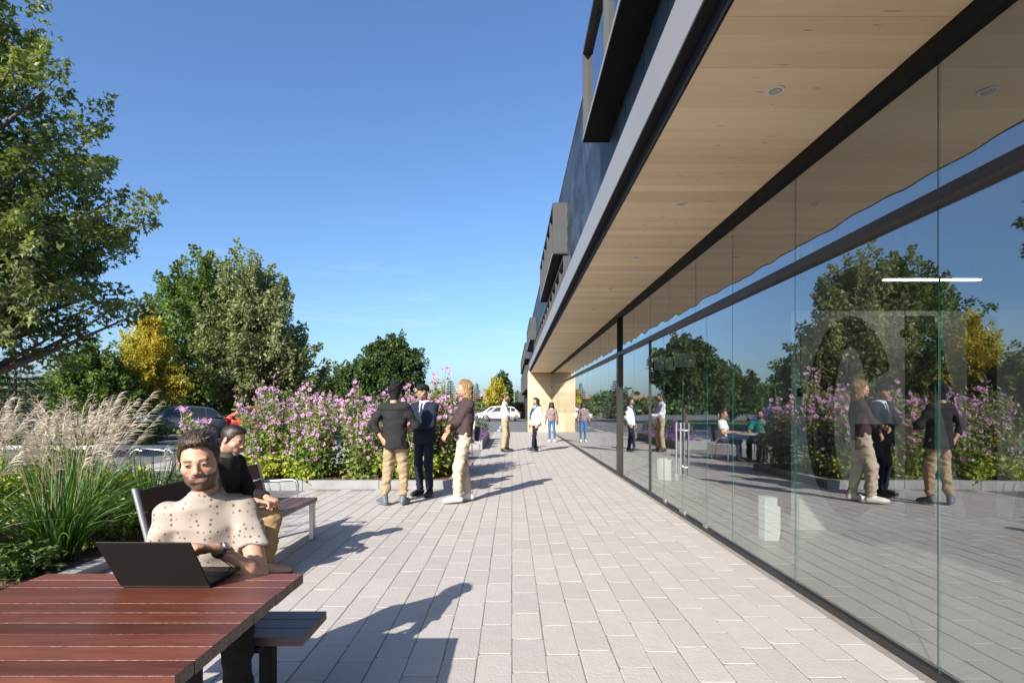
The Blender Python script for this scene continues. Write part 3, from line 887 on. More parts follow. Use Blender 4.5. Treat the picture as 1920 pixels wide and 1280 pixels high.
tree('round_tree', 'rounded dark green tree in the middle distance left of the men', (-10.3, 48, 0),
     [((0, 0, 4.3), (3.0, 2.8, 2.7)), ((.2, 0, 5.6), (2.0, 2, 1.7))],
     5.5, .22, 300, 75, .27, 'leaf_dark', spray=1.1, up=.6, wid=.8, tight=.22, limbs=30)
tree('dark_tree', 'dark spreading bushy tree left of the rounded tree', (-15.2, 50, 0),
     [((0, 0, 2.5), (2.6, 2, 1.9)), ((.6, 0, 3.8), (1.2, 1.2, 1.2))], 3.8, .16, 170, 60, .26, 'leaf_dark', spray=1.1, up=.5, tight=.2, limbs=30)
tree('thin_tree', 'thin open dark tree right of the pale maple', (-19.6, 49, 0),
     [((0, 0, 3.4), (1.3, 1.3, 1.9)), ((0, 0, 4.8), (.6, .6, 1))], 5.2, .12, 80, 40, .24, 'leaf_dark', spray=1.0, up=.5, tight=.2, limbs=40)
tree('yellow_tree', 'far yellow and green tree above the white cars', (-1.75, 62, 0),
     [((0, 0, 2.4), (1.25, 1.2, 1.6)), ((0, 0, 3.6), (.7, .7, .9))], 3.4, .1, 120, 55, .22, 'leaf_yellow', spray=.7, up=.8, tight=.2, limbs=20)
tree('green_tree', 'far dark green tree directly behind the far yellow tree', (-1.1, 66, 0),
     [((0, 0, 3.0), (1.2, 1.2, 2.0)), ((0, 0, 4.5), (.6, .6, .9))], 4.2, .1, 90, 55, .24, 'leaf_dark', spray=.7, up=.9, tight=.2, limbs=20)
spruce('spruce_tree', 'dark low spruce at the left edge behind the grass plumes', (-17.4, 19.6, 0.1), 3.6, 2.3, tiers=15, per=220)
spruce('spruce_tree', 'far bluish spruce right of the rounded tree', (-6.6, 60, 0), 4.6, 1.5, 'needle_blue')
spruce('spruce_tree', 'small far spruce just left of the blond man', (-4.7, 75, 0), 4.9, 1.3, 'needle_blue')
tree('green_tree', 'light green bushy tree between the spruce and the yellow tree', (-17.6, 23.5, 0),
     [((0, 0, 2.1), (1.9, 1.6, 1.5)), ((-.2, 0, 3.0), (1.2, 1.1, 1.0))], 2.6, .1, 190, 60, .16, 'leaf_green', spray=.8, up=.7, tight=.24, limbs=30)
for i, (x, y, r_, h) in enumerate(((-14.9, 21.0, .9, 1.25), (-13.3, 20.6, .8, 1.0), (-16.2, 21.2, .9, 1.1))):
    bush('round_shrub', ('clipped green shrub under the yellow tree', 'low green shrub right of the yellow tree trunk', 'green shrub between the spruce and the yellow tree')[i],
         (x, y, .1), r_, h, 2200, .09, 'leaf_green', stems=20)

# distant belt of trees that reads as one mass
N = 26000
x = rng.uniform(-150, 6, N); y = rng.uniform(95, 125, N)
hh = 2.6 + 1.0 * np.sin(x * .31) + .8 * np.sin(x * .83 + 1) + .5 * np.sin(x * 1.9)
hh = hh + np.where(x < -42, 3.5, 0)
z = rng.random(N) ** .8 * hh
P = np.stack([x, y, z], -1)
V, F = leaf_geo(P, rng.normal(size=(N, 3)), rng.normal(size=(N, 3)) + [0, -.6, .8], rng.uniform(.6, 1.2, N), rng.uniform(.5, .9, N))
tag(mesh_np('distant_trees', V, F, 'leaf_dark', rnd=np.repeat(rng.random(N), 2)), 'far belt of dark trees along the horizon', 'trees', kind='stuff')
# clipped hedge far right of the yellow tree
N = 5000
P = np.stack([rng.uniform(-9, 1.6, N), rng.uniform(69.4, 70.6, N), rng.random(N) ** .6 * 1.9], -1)
V, F = leaf_geo(P, rng.normal(size=(N, 3)), rng.normal(size=(N, 3)) + [0, -.8, .8], np.full(N, .28), np.full(N, .22))
e = empty('hedge', (0, 0, 0), label='far clipped green hedge beyond the white cars', cat='hedge')
mesh_np('foliage', V, F, 'leaf_green', e, rnd=np.repeat(rng.random(N), 2))
MB().box(-8.9, 1.5, 69.6, 70.4, 0, 1.6).build('branch_core', 'bark', e)

# ------------------------------------------------------------------ mallow shrubs
def mallow(label, base, h, rad, stems, seed):
    e = empty('mallow_shrub', base, label=label, cat='shrub', group='pink mallow shrubs in the kerbed bed')
    T = Tubes(); paths = []
    for i in range(stems):
        a = rng.random() * 6.283; q = rad * rng.uniform(.15, 1.0)
        z = h * rng.uniform(.62, 1.0) * (1 - .25 * (q / rad))
        p = bez((.08 * math.cos(a), .08 * math.sin(a), -.04), (q * .55 * math.cos(a), q * .55 * math.sin(a), z * .45),
                (q * math.cos(a) + rng.normal(0, .06), q * math.sin(a) + rng.normal(0, .06), z), 9)
        T.add(p, np.linspace(.011, .003, 9), 5); paths.append(p)
    paths = np.array(paths)
    def sample(n, t):
        k = rng.integers(0, stems, n); idx = t * 8; i0 = np.minimum(idx.astype(int), 7); fr = (idx - i0)[:, None]
        return paths[k, i0] * (1 - fr) + paths[k, i0 + 1] * fr
    n = stems * 120
    t = .14 + .78 * rng.random(n)
    off = rng.normal(0, 1, (n, 3)) * (.15 * (1.1 - t))[:, None]
    P = sample(n, t) + off
    D = unit(off) + rng.normal(0, .5, (n, 3)) - [0, 0, .25]
    L = rng.uniform(.05, .105, n) * (1.15 - .5 * t)
    V, F = lobed_geo(P, D, rng.normal(0, .5, (n, 3)) + [0, -.25, 1], L, L * .95)
    mesh_np('foliage', V, F, 'leaf_mallow', e, rnd=np.repeat(rng.random(n), 4))
    # blossoms: five notched petals and a dark heart
    n = stems * 12
    t = .30 + .70 * rng.random(n) ** .75
    P = sample(n, t) + rng.normal(0, 1, (n, 3)) * (.10 * (1.15 - t) + .015)[:, None]
    Nn = unit(rng.normal(0, .55, (n, 3)) + np.array([-.15, -.75, .35]) + .4 * unit(P - np.array([0, 0, h * .4])))
    U = unit(np.cross(Nn, rng.normal(size=(n, 3)))); W = np.cross(Nn, U)
    r_ = rng.uniform(.028, .05, n)[:, None]
    VS, FS = [], []
    cup = rng.uniform(.15, .6, n)[:, None]
    for k in range(5):
        a = 2 * math.pi * k / 5
        def at(rr, da, up): return P + r_ * rr * (np.cos(a + da) * U + np.sin(a + da) * W) + Nn * r_ * (up * cup)
        VS.append(np.stack([P, at(.75, -.50, .6), at(1.0, -.30, .9), at(.92, 0, .85), at(1.0, .30, .9), at(.75, .50, .6)], 1))
    A = np.stack(VS, 1).reshape(-1, 3)           # n,5,6
    q = np.arange(n * 5)[:, None] * 6
    F = np.concatenate([q + [0, 1, 2], q + [0, 2, 3], q + [0, 3, 4], q + [0, 4, 5]], 1).reshape(-1, 3)
    H = []
    for k in range(6):
        a = 2 * math.pi * k / 6
        H.append(P + Nn * r_ * .22 + r_ * .27 * (np.cos(a) * U + np.sin(a) * W))
    H.append(P + Nn * r_ * .42)
    HV = np.stack(H, 1).reshape(-1, 3); q = np.arange(n)[:, None] * 7
    HF = np.concatenate([q + [k, (k + 1) % 6, 6] for k in range(6)], 1).reshape(-1, 3)
    rn = np.repeat(rng.random(n), 20)
    o = mesh_np('blossoms', np.concatenate([A, HV]), np.concatenate([F, HF + len(A)]), ['petal', 'petal_heart'], e,
                rnd=np.concatenate([rn, np.repeat(rng.random(n), 6)]), midx=np.concatenate([np.zeros(len(F)), np.ones(len(HF))]))
    o['kind'] = 'stuff'
    T.build('stems', 'stem', e)
    return e
MAL = [(-6.02, 10.6, 1.45, .30, 11, 'small sparse pink mallow shrub at the far left end of the bed'),
       (-5.1, 11.3, 2.0, .55, 18, 'tall pink mallow shrub behind the seated men'),
       (-4.55, 10.5, 1.85, .62, 24, 'pink mallow shrub directly behind the bench end'),
       (-3.95, 11.2, 1.75, .62, 24, 'pink mallow shrub second back from the bench'),
       (-3.6, 10.3, 1.62, .6, 24, 'low wide pink mallow shrub over bare mulch'),
       (-3.0, 11.1, 1.75, .62, 24, 'pink mallow shrub mid bed behind the front row'),
       (-2.75, 10.35, 1.62, .6, 24, 'pink mallow shrub just left of the hooded man'),
       (-2.15, 11.0, 1.75, .6, 22, 'pink mallow shrub behind the hooded man'),
       (-1.85, 10.3, 1.7, .52, 20, 'pink mallow shrub hidden largely by the hooded man'),
       (-1.42, 10.9, 2.12, .46, 22, 'tallest pink mallow shrub between the suited man and the blond man'),
       (-1.35, 12.0, 1.8, .45, 18, 'pink mallow shrub at the rear right corner of the bed'),
       (-2.6, 12.1, 1.75, .6, 18, 'pink mallow shrub at the rear middle of the bed'),
       (-4.2, 12.1, 1.8, .6, 18, 'pink mallow shrub at the rear left of the bed')]
for i, (x, y, h, r_, s, lab) in enumerate(MAL):
    mallow(lab, (x, y, .14), h * 1.1, r_, s, i)
# lime groundcover along the front of the bed
LIME = [(-4.45, 10.05, .40), (-4.0, 10.12, .42), (-3.7, 10.0, .22), (-5.0, 10.1, .5), (-5.5, 10.1, .5), (-2.2, 10.15, .58), (-1.85, 10.02, .38), (-1.5, 10.25, .5), (-4.4, 10.4, .6), (-2.35, 10.5, .65)]
for i, (x, y, h) in enumerate(LIME):
    bush('lime_plant', 'low lime yellow leafy plant, %s from the left along the mulch bed' % ('first second third fourth fifth sixth seventh eighth ninth tenth eleventh twelfth thirteenth'.split()[sorted(LIME).index((x, y, h))]),
         (x, y, .13), .26 + .1 * h, h, 300, .085, 'leaf_lime', cat='plant', group='lime plants in the mallow bed', wid=.8, stems=12, lowfill=.25)
# purple flowers in the far planter
def aster(label, base, h, rad, n):
    e = bush('purple_plant', label, base, rad, h, 900, .07, 'leaf_green', cat='plant', group='purple plants in the raised planter', stems=12)
    d = sphere_dirs(n); d[:, 2] = np.abs(d[:, 2])
    P = d * np.array([rad, rad, h * .95]) * rng.uniform(.8, 1.05, (n, 1))
    r_ = rng.uniform(.02, .035, n)[:, None]
    Nn = unit(d + [0, -.3, .3]); U = unit(np.cross(Nn, rng.normal(size=(n, 3)))); W = np.cross(Nn, U)
    V = np.stack([P + Nn * r_ * .4] + [P + r_ * (1.0 if k % 2 else .6) * (math.cos(k * math.pi / 5) * U + math.sin(k * math.pi / 5) * W) for k in range(10)], 1).reshape(-1, 3)
    q = np.arange(n)[:, None] * 11
    F = np.concatenate([q + [0, 1 + k, 1 + (k + 1) % 10] for k in range(10)], 1).reshape(-1, 3)
    mesh_np('blossoms', V, F, 'petal_purple', e, rnd=np.repeat(rng.random(n), 10))['kind'] = 'stuff'
aster('nearest purple flowering plant in the raised planter', (-1.35, 19.1, .28), .62, .42, 420)
aster('second purple flowering plant in the raised planter', (-1.45, 20.6, .28), .7, .45, 380)
aster('third purple flowering plant in the raised planter', (-1.4, 22.2, .28), .65, .45, 320)
aster('farthest purple flowering plant in the raised planter', (-1.4, 23.7, .28), .7, .45, 320)

# ------------------------------------------------------------------ plumed grasses
def ribbon(P, w, Nn):
    """P (n,k,3) paths, w (n,k) half-widths, side from Nn -> verts, faces"""
    n, k, _ = P.shape
    T = unit(np.gradient(P, axis=1)); S = unit(np.cross(T, Nn[:, None, :]))
    V = np.stack([P - S * w[..., None], P + S * w[..., None]], 2).reshape(-1, 3)
    b = (np.arange(n)[:, None] * k + np.arange(k - 1)[None])[..., None] * 2
    F = (b + np.array([0, 1, 3, 2])).reshape(-1, 4)
    return V, F
def grass(label, base, h, blades, plumes, rad=.16, lean=(0, 0), bl=1.0):
    e = empty('plume_grass', base, label=label, cat='grass', group='plumed grass clumps in the left bed')
    n = blades
    a = rng.random(n) * 6.283; q = rad * np.sqrt(rng.random(n))
    b0 = np.stack([q * np.cos(a), q * np.sin(a), np.zeros(n) - .02], -1)
    out = np.stack([np.cos(a + rng.normal(0, .5, n)), np.sin(a + rng.normal(0, .5, n)), np.zeros(n)], -1)
    L = bl * rng.uniform(.55, 1.15, n); arch = rng.uniform(.15, .85, n) ** 1.3
    t = np.linspace(0, 1, 8)[None, :, None]
    P = b0[:, None] + out[:, None] * (L * arch)[:, None, None] * t ** 1.8 + np.array([0, 0, 1.0]) * (L[:, None, None] * (t * .95 - arch[:, None, None] * .62 * t ** 2.4))
    wv = rng.uniform(.004, .009, n)[:, None] * np.array([.6, .9, 1, 1, .9, .7, .45, .05])[None]
    V, F = ribbon(P, wv, unit(out + rng.normal(0, .4, (n, 3)) + [0, 0, .3]))
    mesh_np('blades', V, F, 'blade', e, rnd=np.repeat(rng.random(n), 7))
    # stalks with feathery plumes
    n = plumes
    a = rng.random(n) * 6.283
    b0 = np.stack([.6 * rad * np.cos(a), .6 * rad * np.sin(a), np.zeros(n)], -1)
    out = np.stack([np.cos(a), np.sin(a), np.zeros(n)], -1) * rng.uniform(.05, .42, n)[:, None] + np.array([lean[0], lean[1], 0])
    H = h * rng.uniform(.72, 1.08, n)
    t = np.linspace(0, 1, 9)[None, :, None]
    S = b0[:, None] + out[:, None] * H[:, None, None] * t ** 1.7 + np.array([0, 0, 1.0]) * (H[:, None, None] * (t - .10 * t ** 3))
    T = Tubes()
    for i in range(n): T.add(S[i], np.linspace(.0032, .0013, 9), 4)
    T.build('stalks', 'straw', e)
    m = 34
    i = np.repeat(np.arange(n), m); N = n * m
    s = rng.random(N)
    tt = .76 + .24 * s
    idx = tt * 8; i0 = np.minimum(idx.astype(int), 7); fr = (idx - i0)[:, None]
    c = S[i, i0] * (1 - fr) + S[i, i0 + 1] * fr
    tip = unit(S[:, -1] - S[:, -3])[i]
    sd_ = unit(np.cross(tip, rng.normal(size=(N, 3))))
    ln = rng.uniform(.06, .13, N) * (1.15 - .6 * s)
    side = unit(out + 1e-4)[i]
    u = np.linspace(0, 1, 5)[None, :, None]
    P = c[:, None] + tip[:, None] * (ln[:, None, None] * u * .95) + sd_[:, None] * (ln[:, None, None] * .42 * u ** 1.2) + side[:, None] * (ln[:, None, None] * .5 * u ** 2) - np.array([0, 0, 1]) * ln[:, None, None] * .35 * u ** 2.5
    wv = np.tile(np.array([.0012, .0026, .0030, .0024, .0006]), (N, 1)) * rng.uniform(.7, 1.2, (N, 1))
    V, F = ribbon(P, wv, unit(rng.normal(size=(N, 3)) + [0, -1.2, 0]))
    mesh_np('plumes', V, F, 'plume', e, rnd=np.repeat(rng.random(N), 4))['kind'] = 'stuff'
    return e
GR = [(-4.02, 4.95, 1.62, 300, 22, 'front clump of plumed grass with dark blades beside the laptop'),
      (-4.3, 5.6, 1.62, 240, 22, 'plumed grass clump just behind the front clump'),
      (-4.0, 6.2, 1.3, 240, 3, 'plumed grass clump nearest the bench back'),
      (-4.75, 6.0, 1.7, 200, 28, 'dense plumed grass clump in the middle of the bed'),
      (-5.2, 6.9, 1.75, 160, 28, 'plumed grass clump at the back of the bed'),
      (-5.6, 5.9, 1.75, 180, 20, 'plumed grass clump on the left of the bed'),
      (-4.35, 4.25, 1.6, 200, 9, 'plumed grass clump at the left edge with long leaning stalks'),
      (-6.3, 6.8, 1.8, 140, 22, 'plumed grass clump at the back left of the bed'),
      (-3.85, 3.75, .8, 130, 2, 'low green grass tuft beside the table corner')]
for i, (x, y, h, nb, npl, lab) in enumerate(GR):
    grass(lab, (x, y, .08), h * .93, nb, npl, lean=(.22, 0) if i == 7 else (.06, 0), bl=1.05 if h > 1 else .6)
# leafy shrubs among the grasses
SH = [(-5.0, 5.0, .55, .95, 'leaf_lime', 'bright lime leaved shrub glowing behind the front grass clump'),
      (-4.5, 6.5, .45, .7, 'leaf_lime', 'lime leaved shrub low between the grass clumps'),
      (-5.7, 5.2, .6, 1.05, 'leaf_green', 'green leafy shrub at the left edge among the grasses'),
      (-3.9, 6.75, .3, .55, 'leaf_green', 'small green shrub at the kerb behind the bench'),
      (-4.0, 5.5, .28, .5, 'leaf_mallow', 'little leafy shrub with round leaves by the bench end'),
      (-5.0, 4.3, .4, .55, 'leaf_green', 'low green shrub in shade left of the table'),
      (-3.95, 4.5, .2, .25, 'leaf_green', 'tiny green seedling plant on the mulch'),
      (-6.0, 7.4, .6, 1.0, 'leaf_green', 'green shrub at the far left of the bed')]
for (x, y, r_, h, m, lab) in SH:
    bush('leafy_shrub', lab, (x, y, .08), r_, h, int(2600 * r_ / .5), .075, m, stems=22, wid=.55)
# palm leaves of the indoor pot
n = 34
a = rng.random(n) * 6.283; el = rng.uniform(.2, 1.3, n)
out = np.stack([np.cos(a) * np.cos(el), np.sin(a) * np.cos(el), np.sin(el)], -1)
t = np.linspace(0, 1, 6)[None, :, None]
P = np.array([0, 0, .9])[None, None] + out[:, None] * .75 * t - np.array([0, 0, .3]) * t ** 2
V, F = ribbon(P, np.tile(np.array([.008, .05, .065, .05, .03, .004]), (n, 1)), unit(np.cross(out, [0, 0, 1]) * .2 + [0, 0, 1]))
mesh_np('fronds', V, F, 'leaf_dark', pt, rnd=np.repeat(rng.random(n), 5))
T = Tubes(); T.add([(0, 0, .36), (.02, 0, .6), (0, 0, .92)], [.035, .03, .025], 8); T.build('palm_trunk', 'bark', pt)

# ------------------------------------------------------------------ furniture
tb = empty('picnic_table', (-1.435, 1.93, 0.02), label='red brown slatted picnic table in the foreground under the laptop', cat='table')
tx0, tx1 = -.545, .545
pmesh = []
for v in range(3):
    o = MB().box(tx0, tx1, -.0446, .0446, -.04, 0).build('plank', ['table_plank', 'plank_end'], bevel=.005)
    for p in o.data.polygons:
        if abs(p.normal.x) > .9: p.material_index = 1
    pmesh.append(o.data)
    bpy.data.objects.remove(o)
for i in range(10):
    o = bpy.data.objects.new('plank', pmesh[i % 3]); o.location = (random.uniform(-.002, .002), -.405 + i * .0905, .72 + random.uniform(-.001, .001))
    bv = o.modifiers.new('bevel', 'BEVEL'); bv.width = .001; bv.segments = 2
    link(o, tb)
for sx in (-.32, .32):
    mb = MB()
    mb.box(sx - .03, sx + .03, -.38, .38, .645, .679)
    mb.box(sx - .03, sx + .03, -.04, .04, .06, .645)
    mb.box(sx - .04, sx + .04, -.30, .74, .0, .06)
    mb.build('leg_frame', 'black_metal', tb, bevel=.004)
    MB().box(sx - .03, sx + .03, .60, .66, .06, .372).box(sx - .03, sx + .03, .47, .79, .372, .399).build('seat_support', 'black_metal', tb, bevel=.004)
o = MB().box(tx0 + .01, tx1 - .01, -.05, .05, -.038, 0).build('seat_plank', ['seat_plank', 'plank_end'])
for p in o.data.polygons:
    if abs(p.normal.x) > .9: p.material_index = 1
sm = o.data; bpy.data.objects.remove(o)
for i in range(3):
    o = bpy.data.objects.new('seat_plank', sm); o.location = (0, .53 + i * .1045, .438)
    bv = o.modifiers.new('bevel', 'BEVEL'); bv.width = .001; bv.segments = 2
    link(o, tb)

# laptop
lp = empty('laptop', (-1.357, 2.315, 0.7408), label='open black laptop standing on the picnic table', cat='laptop')
lp.rotation_euler = (0, 0, R(-1.0))
o = MB().box(-.178, .178, -.12, .12, 0, .016).build('base', 'laptop_black', lp, bevel=.004)
for r_ in range(5):
    for c in range(13):
        x = -.155 + c * .0242; y = .0 + r_ * .02 - .08
        BX('key', 'laptop_key', x, x + .021, -y - .017 + .0, -y + .0, .0161, .0175, o)
BX('touchpad', 'laptop_key', -.05, .05, .045, .11, .0161, .0166, o)
lid = bpy.data.objects.new('lid', None)
o = MB().box(-.178, .178, -.006, 0, 0, .238).build('lid', 'laptop_black', lp, bevel=.004, loc=(0, -.118, .012))
o.rotation_euler = (R(33), 0, 0)
BX('screen', 'laptop_key', -.168, .168, .0005, .0012, .012, .228, o)
MB().tube([(-.13, 0, 0), (.13, 0, 0)], .006, 8).build('hinge', 'laptop_black', lp, smooth=True, loc=(0, -.116, .014))
bpy.data.objects.remove(lid)

# slatted bench along the grass bed
bn = empty('park_bench', (-2.40, 5.05, 0.024), label='dark slatted bench with aluminium ends behind the laptop man', cat='bench')
for i in range(4):
    BX('seat_slat', 'bench_plank', -.20 + i * .122, -.20 + i * .122 + .116, -1.05, 1.05, .40, .44, bn, bevel=.006)
tilt = R(-14)
for z0 in (.50, .665):
    o = MB().box(-.014, .014, -1.0, .93, 0, .155).build('back_slat', 'back_plank', bn, bevel=.006, loc=(-.235 - (z0 - .45) * math.tan(-tilt), 0, z0))
    o.rotation_euler = (0, tilt, 0)
for y in (-1.0, -.02, .93):
    mb = MB()
    mb.tube([(-.23, y, .40), (-.235, y, .47), (-.33, y, .835)], .022, 10)
    o = mb.build('back_frame', 'satin_alu', bn, smooth=True)
for y in (-.98, .98):
    for x in (-.17, .25):
        BX('leg', 'satin_alu', x - .025, x + .025, y - .03, y + .03, 0, .399, bn, bevel=.006)
    BX('seat_rail', 'satin_alu', -.20, .28, y - .025, y + .025, .368, .3995, bn, bevel=.004)
for y in (.93,):
    MB().tube([(-.30, y, .63), (-.12, y, .635), (.06, y, .645), (.10, y, .63), (.11, y, .58), (.11, y, .44)], .017, 10).build('armrest', 'satin_alu', bn, smooth=True)

# bicycle hoops
def hoop(loc, rz, lab):
    e = empty('bicycle_rack', loc, rz, label=lab, cat='bicycle rack')
    pts = [(-.30, 0, 0), (-.30, 0, .70)] + [(-.30 + .12 * (1 - math.cos(a)), 0, .70 + .12 * math.sin(a)) for a in (R(30), R(60), R(90))]
    pts += [(-p[0], 0, p[2]) for p in pts[::-1]]
    MB().tube(pts, .024, 12).build('hoop', 'steel', e, smooth=True)
    for sx in (-.3, .3): MB().lathe([(.06, 0), (.06, .006), (.026, .008)], 16, (sx, 0)).build('foot_plate', 'steel', e)
hoop((-5.33, 8.3, -.004), R(8), 'steel bicycle hoop standing behind the plumed grass')

# ------------------------------------------------------------------ cars
mat('car_grey', (0.11, 0.13, 0.165), (0.125, 0.145, 0.18), scale=1, rough=.28, metal=.5, coat=.8)
mat('car_red', (0.50, 0.018, 0.014), (0.54, 0.022, 0.016), scale=1, rough=.3, coat=.9)
mat('car_white', (0.74, 0.75, 0.76), (0.78, 0.79, 0.8), scale=1, rough=.3, coat=.8)
mat('car_blue', (0.02, 0.05, 0.13), (0.025, 0.06, 0.15), scale=1, rough=.3, metal=.3, coat=.8)
mat('car_glass', (0.02, 0.025, 0.03), (0.03, 0.035, 0.04), scale=1, rough=.06, spec=.8)
mat('tyre', (0.02, 0.02, 0.021), (0.03, 0.03, 0.03), scale=20, rough=.85)
mat('rim', (0.45, 0.45, 0.46), (0.55, 0.55, 0.56), scale=3, rough=.3, metal=.9)
mat('tail_red', (0.35, 0.01, 0.01), (0.4, 0.02, 0.015), scale=3, rough=.2)
mat('head_lamp', (0.7, 0.72, 0.74), (0.8, 0.8, 0.8), scale=3, rough=.12, spec=.8)
def lerp(a, b, t): return a + (b - a) * t
def car(label, loc, rz, paint):
    """hatchback, nose to -X, 4.2 m"""
    e = empty('parked_car', loc, rz, label=label, cat='car', group='cars in the parking lot')
    # stations along x: (x, belt_z, half width, bottom_z)
    xs_ = np.array([-2.10, -2.06, -1.9, -1.6, -1.2, -.95, -.4, .3, 1.0, 1.5, 1.85, 2.02, 2.08])
    top = np.array([.55, .66, .74, .81, .88, .92, .95, .97, .985, .97, .94, .86, .70])
    hw = np.array([.56, .68, .78, .84, .87, .88, .89, .89, .885, .86, .82, .76, .70])
    bot = np.array([.36, .26, .22, .20, .19, .19, .19, .19, .19, .2, .22, .28, .40])
    V, F = [], []
    prof = [(-1, 0), (-1, .3), (-1.0, .62), (-.985, .85), (-.93, .96), (-.6, 1.0), (0, 1.012), (.6, 1.0), (.93, .96), (.985, .85), (1, .62), (1, .3), (1, 0)]
    k = len(prof)
    for x, t, h_, b in zip(xs_, top, hw, bot):
        for (u, v) in prof:
            bul = 1 - .05 * (1 - min(v / .3, 1)) if v < .3 else 1
            V.append((x, u * h_ * bul, lerp(b, t, v)))
    n = len(xs_)
    for i in range(n - 1):
        for j in range(k - 1): F.append((i * k + j, i * k + j + 1, (i + 1) * k + j + 1, (i + 1) * k + j))
        F.append((i * k + k - 1, i * k, (i + 1) * k, (i + 1) * k + k - 1))
    F.append(tuple(range(k))); F.append(tuple(range((n - 1) * k, n * k))[::-1])
    mb = MB(); mb.add(V, F)
    body = mb.build('body', paint, e, smooth=True)
    sb = body.modifiers.new('sub', 'SUBSURF'); sb.levels = 1; sb.render_levels = 1
    # wheel wells
    for sx, sy in ((-1.3, -1), (-1.3, 1), (1.27, -1), (1.27, 1)):
        MB().lathe([(.35, 0), (.35, .012), (.001, .013)], 28).build('wheel_arch', 'black_rubber', e)
        o = e.children[-1]; o.location = (sx, sy * .878, .315); o.rotation_euler = (R(-90) if sy > 0 else R(90), 0, 0)
        o = MB().lathe([(.20, -.10), (.305, -.10), (.318, -.08), (.318, .08), (.305, .098), (.20, .10)], 28).build('wheel', 'tyre', e, smooth=True, loc=(sx, sy * .80, .318))
        o.rotation_euler = (R(-90) if sy > 0 else R(90), 0, 0)
        m2 = MB().lathe([(.205, .06), (.205, .101), (.19, .104), (.185, .085), (.05, .095), (.04, .104), (.001, .105)], 24)
        for q in range(5):
            a = 2 * math.pi * q / 5
            m2.box(.03, .19, -.022, .022, .088, .103, 0, Matrix.Rotation(a, 4, 'Z'))
        m2.build('rim', 'rim', o)
    # greenhouse
    low = [(-1.05, .80, .905), (1.72, .77, .96)]; up = [(-.30, .60, 1.46), (1.25, .58, 1.45)]
    st = [(-1.08, .79, .90), (-.32, .615, 1.44), (-.05, .60, 1.475), (.5, .60, 1.49), (1.1, .59, 1.45), (1.42, .585, 1.38), (1.86, .70, .95)]
    V = []
    roof = MB()
    pts = []
    for (x, h_, z) in st:
        pts.append([(x, -h_, z), (x, -h_ * .5, z + .018), (x, 0, z + .025), (x, h_ * .5, z + .018), (x, h_, z)])
    fl = [p for r_ in pts for p in r_]
    F = [(i * 5 + j, i * 5 + j + 1, (i + 1) * 5 + j + 1, (i + 1) * 5 + j) for i in range(len(st) - 1) for j in range(4)]
    mi = [1 if (f[0] // 5 in (0, len(st) - 2)) else 0 for f in F]
    for f, q in zip(F, mi): pass
    roof.v = list(fl); roof.f = list(F); roof.m = mi
    for s in (-1, 1):
        lowr = [(x, s * lerp(.83, .80, i / 6), lerp(.90, .96, i / 6)) for i, (x, h_, z) in enumerate(st)]
        upr = [(x, s * h_, z) for (x, h_, z) in st]
        b = len(roof.v)
        roof.v += lowr + upr
        for i in range(len(st) - 1):
            roof.f.append((b + i, b + i + 1, b + 7 + i + 1, b + 7 + i)); roof.m.append(0)
    o = roof.build('cabin', [paint, 'car_glass'], e, smooth=True)
    for s in (-1, 1):
        def side(x, f):   # point on the side of the cabin at x, height fraction f
            zs_ = np.interp(x, [q[0] for q in st], [q[2] for q in st]); hs = np.interp(x, [q[0] for q in st], [q[1] for q in st])
            i = np.interp(x, [q[0] for q in st], range(7)) / 6
            lw = (lerp(.83, .80, i), lerp(.90, .96, i))
            return (x, s * (lerp(lw[0], hs, f) + .006), lerp(lw[1], zs_, f))
        for xa, xb in ((-.72, .22), (.29, 1.08), (1.13, 1.55)):
            xs2 = np.linspace(xa, xb, 6)
            V = [side(x, .08) for x in xs2] + [side(x, .86) for x in xs2]
            V2 = [(x, y - s * .012, z) for (x, y, z) in V]
            F = [(i, i + 1, 7 + i, 6 + i) for i in range(5)] + [(12 + i, 18 + i, 19 + i, 13 + i) for i in range(5)]
            MB().add(V + V2, F).build('side_window', 'car_glass', e)
        MB().box(-.07, .07, -.09, .09, -.06, .06).build('mirror', paint, e, bevel=.03, loc=(-.72, s * .96, .98))
        MB().box(-.10, .10, -.09, .09, -.06, .06).build('headlight', 'head_lamp', e, bevel=.03, loc=(-1.96, s * .64, .66))
        MB().box(-.06, .06, -.07, .07, -.12, .12).build('tail_light', 'tail_red', e, bevel=.03, loc=(1.98, s * .70, .82))
        for x in (-.05, .78):
            MB().box(-.09, .09, -.012, .012, -.012, .012).build('door_handle', paint, e, bevel=.006, loc=(x + .2, s * .897, .84))
        for x in (-.82, .25, 1.12):
            MB().box(-.004, .004, -.003, .003, -.29, .29).build('door_seam', 'black_rubber', e, loc=(x, s * .888, .58))
    MB().box(-.02, .02, -.35, .35, -.06, .06).build('grille', 'black_rubber', e, bevel=.01, loc=(-2.08, 0, .45))
    MB().box(-.012, .012, -.26, .26, -.055, .055).build('number_plate', 'white_paint', e, loc=(-2.105, 0, .33))
    return e
car('grey car parked beyond the grasses, nose to the left', (-15.2, 25.2, -.004), R(44), 'car_grey')
car('red car behind the pink shrubs, nose to the left', (-12.55, 27.2, -.004), R(10), 'car_red')
car('white car parked behind the man in the white shirt', (-1.2, 55.5, -.004), R(-4), 'car_white')
car('second white car, roof showing just behind the nearer white car', (-1.9, 60.0, -.004), R(-4), 'car_white')
car('dark blue car hidden among the pink flowers', (-8.2, 24.6, -.004), R(3), 'car_blue')

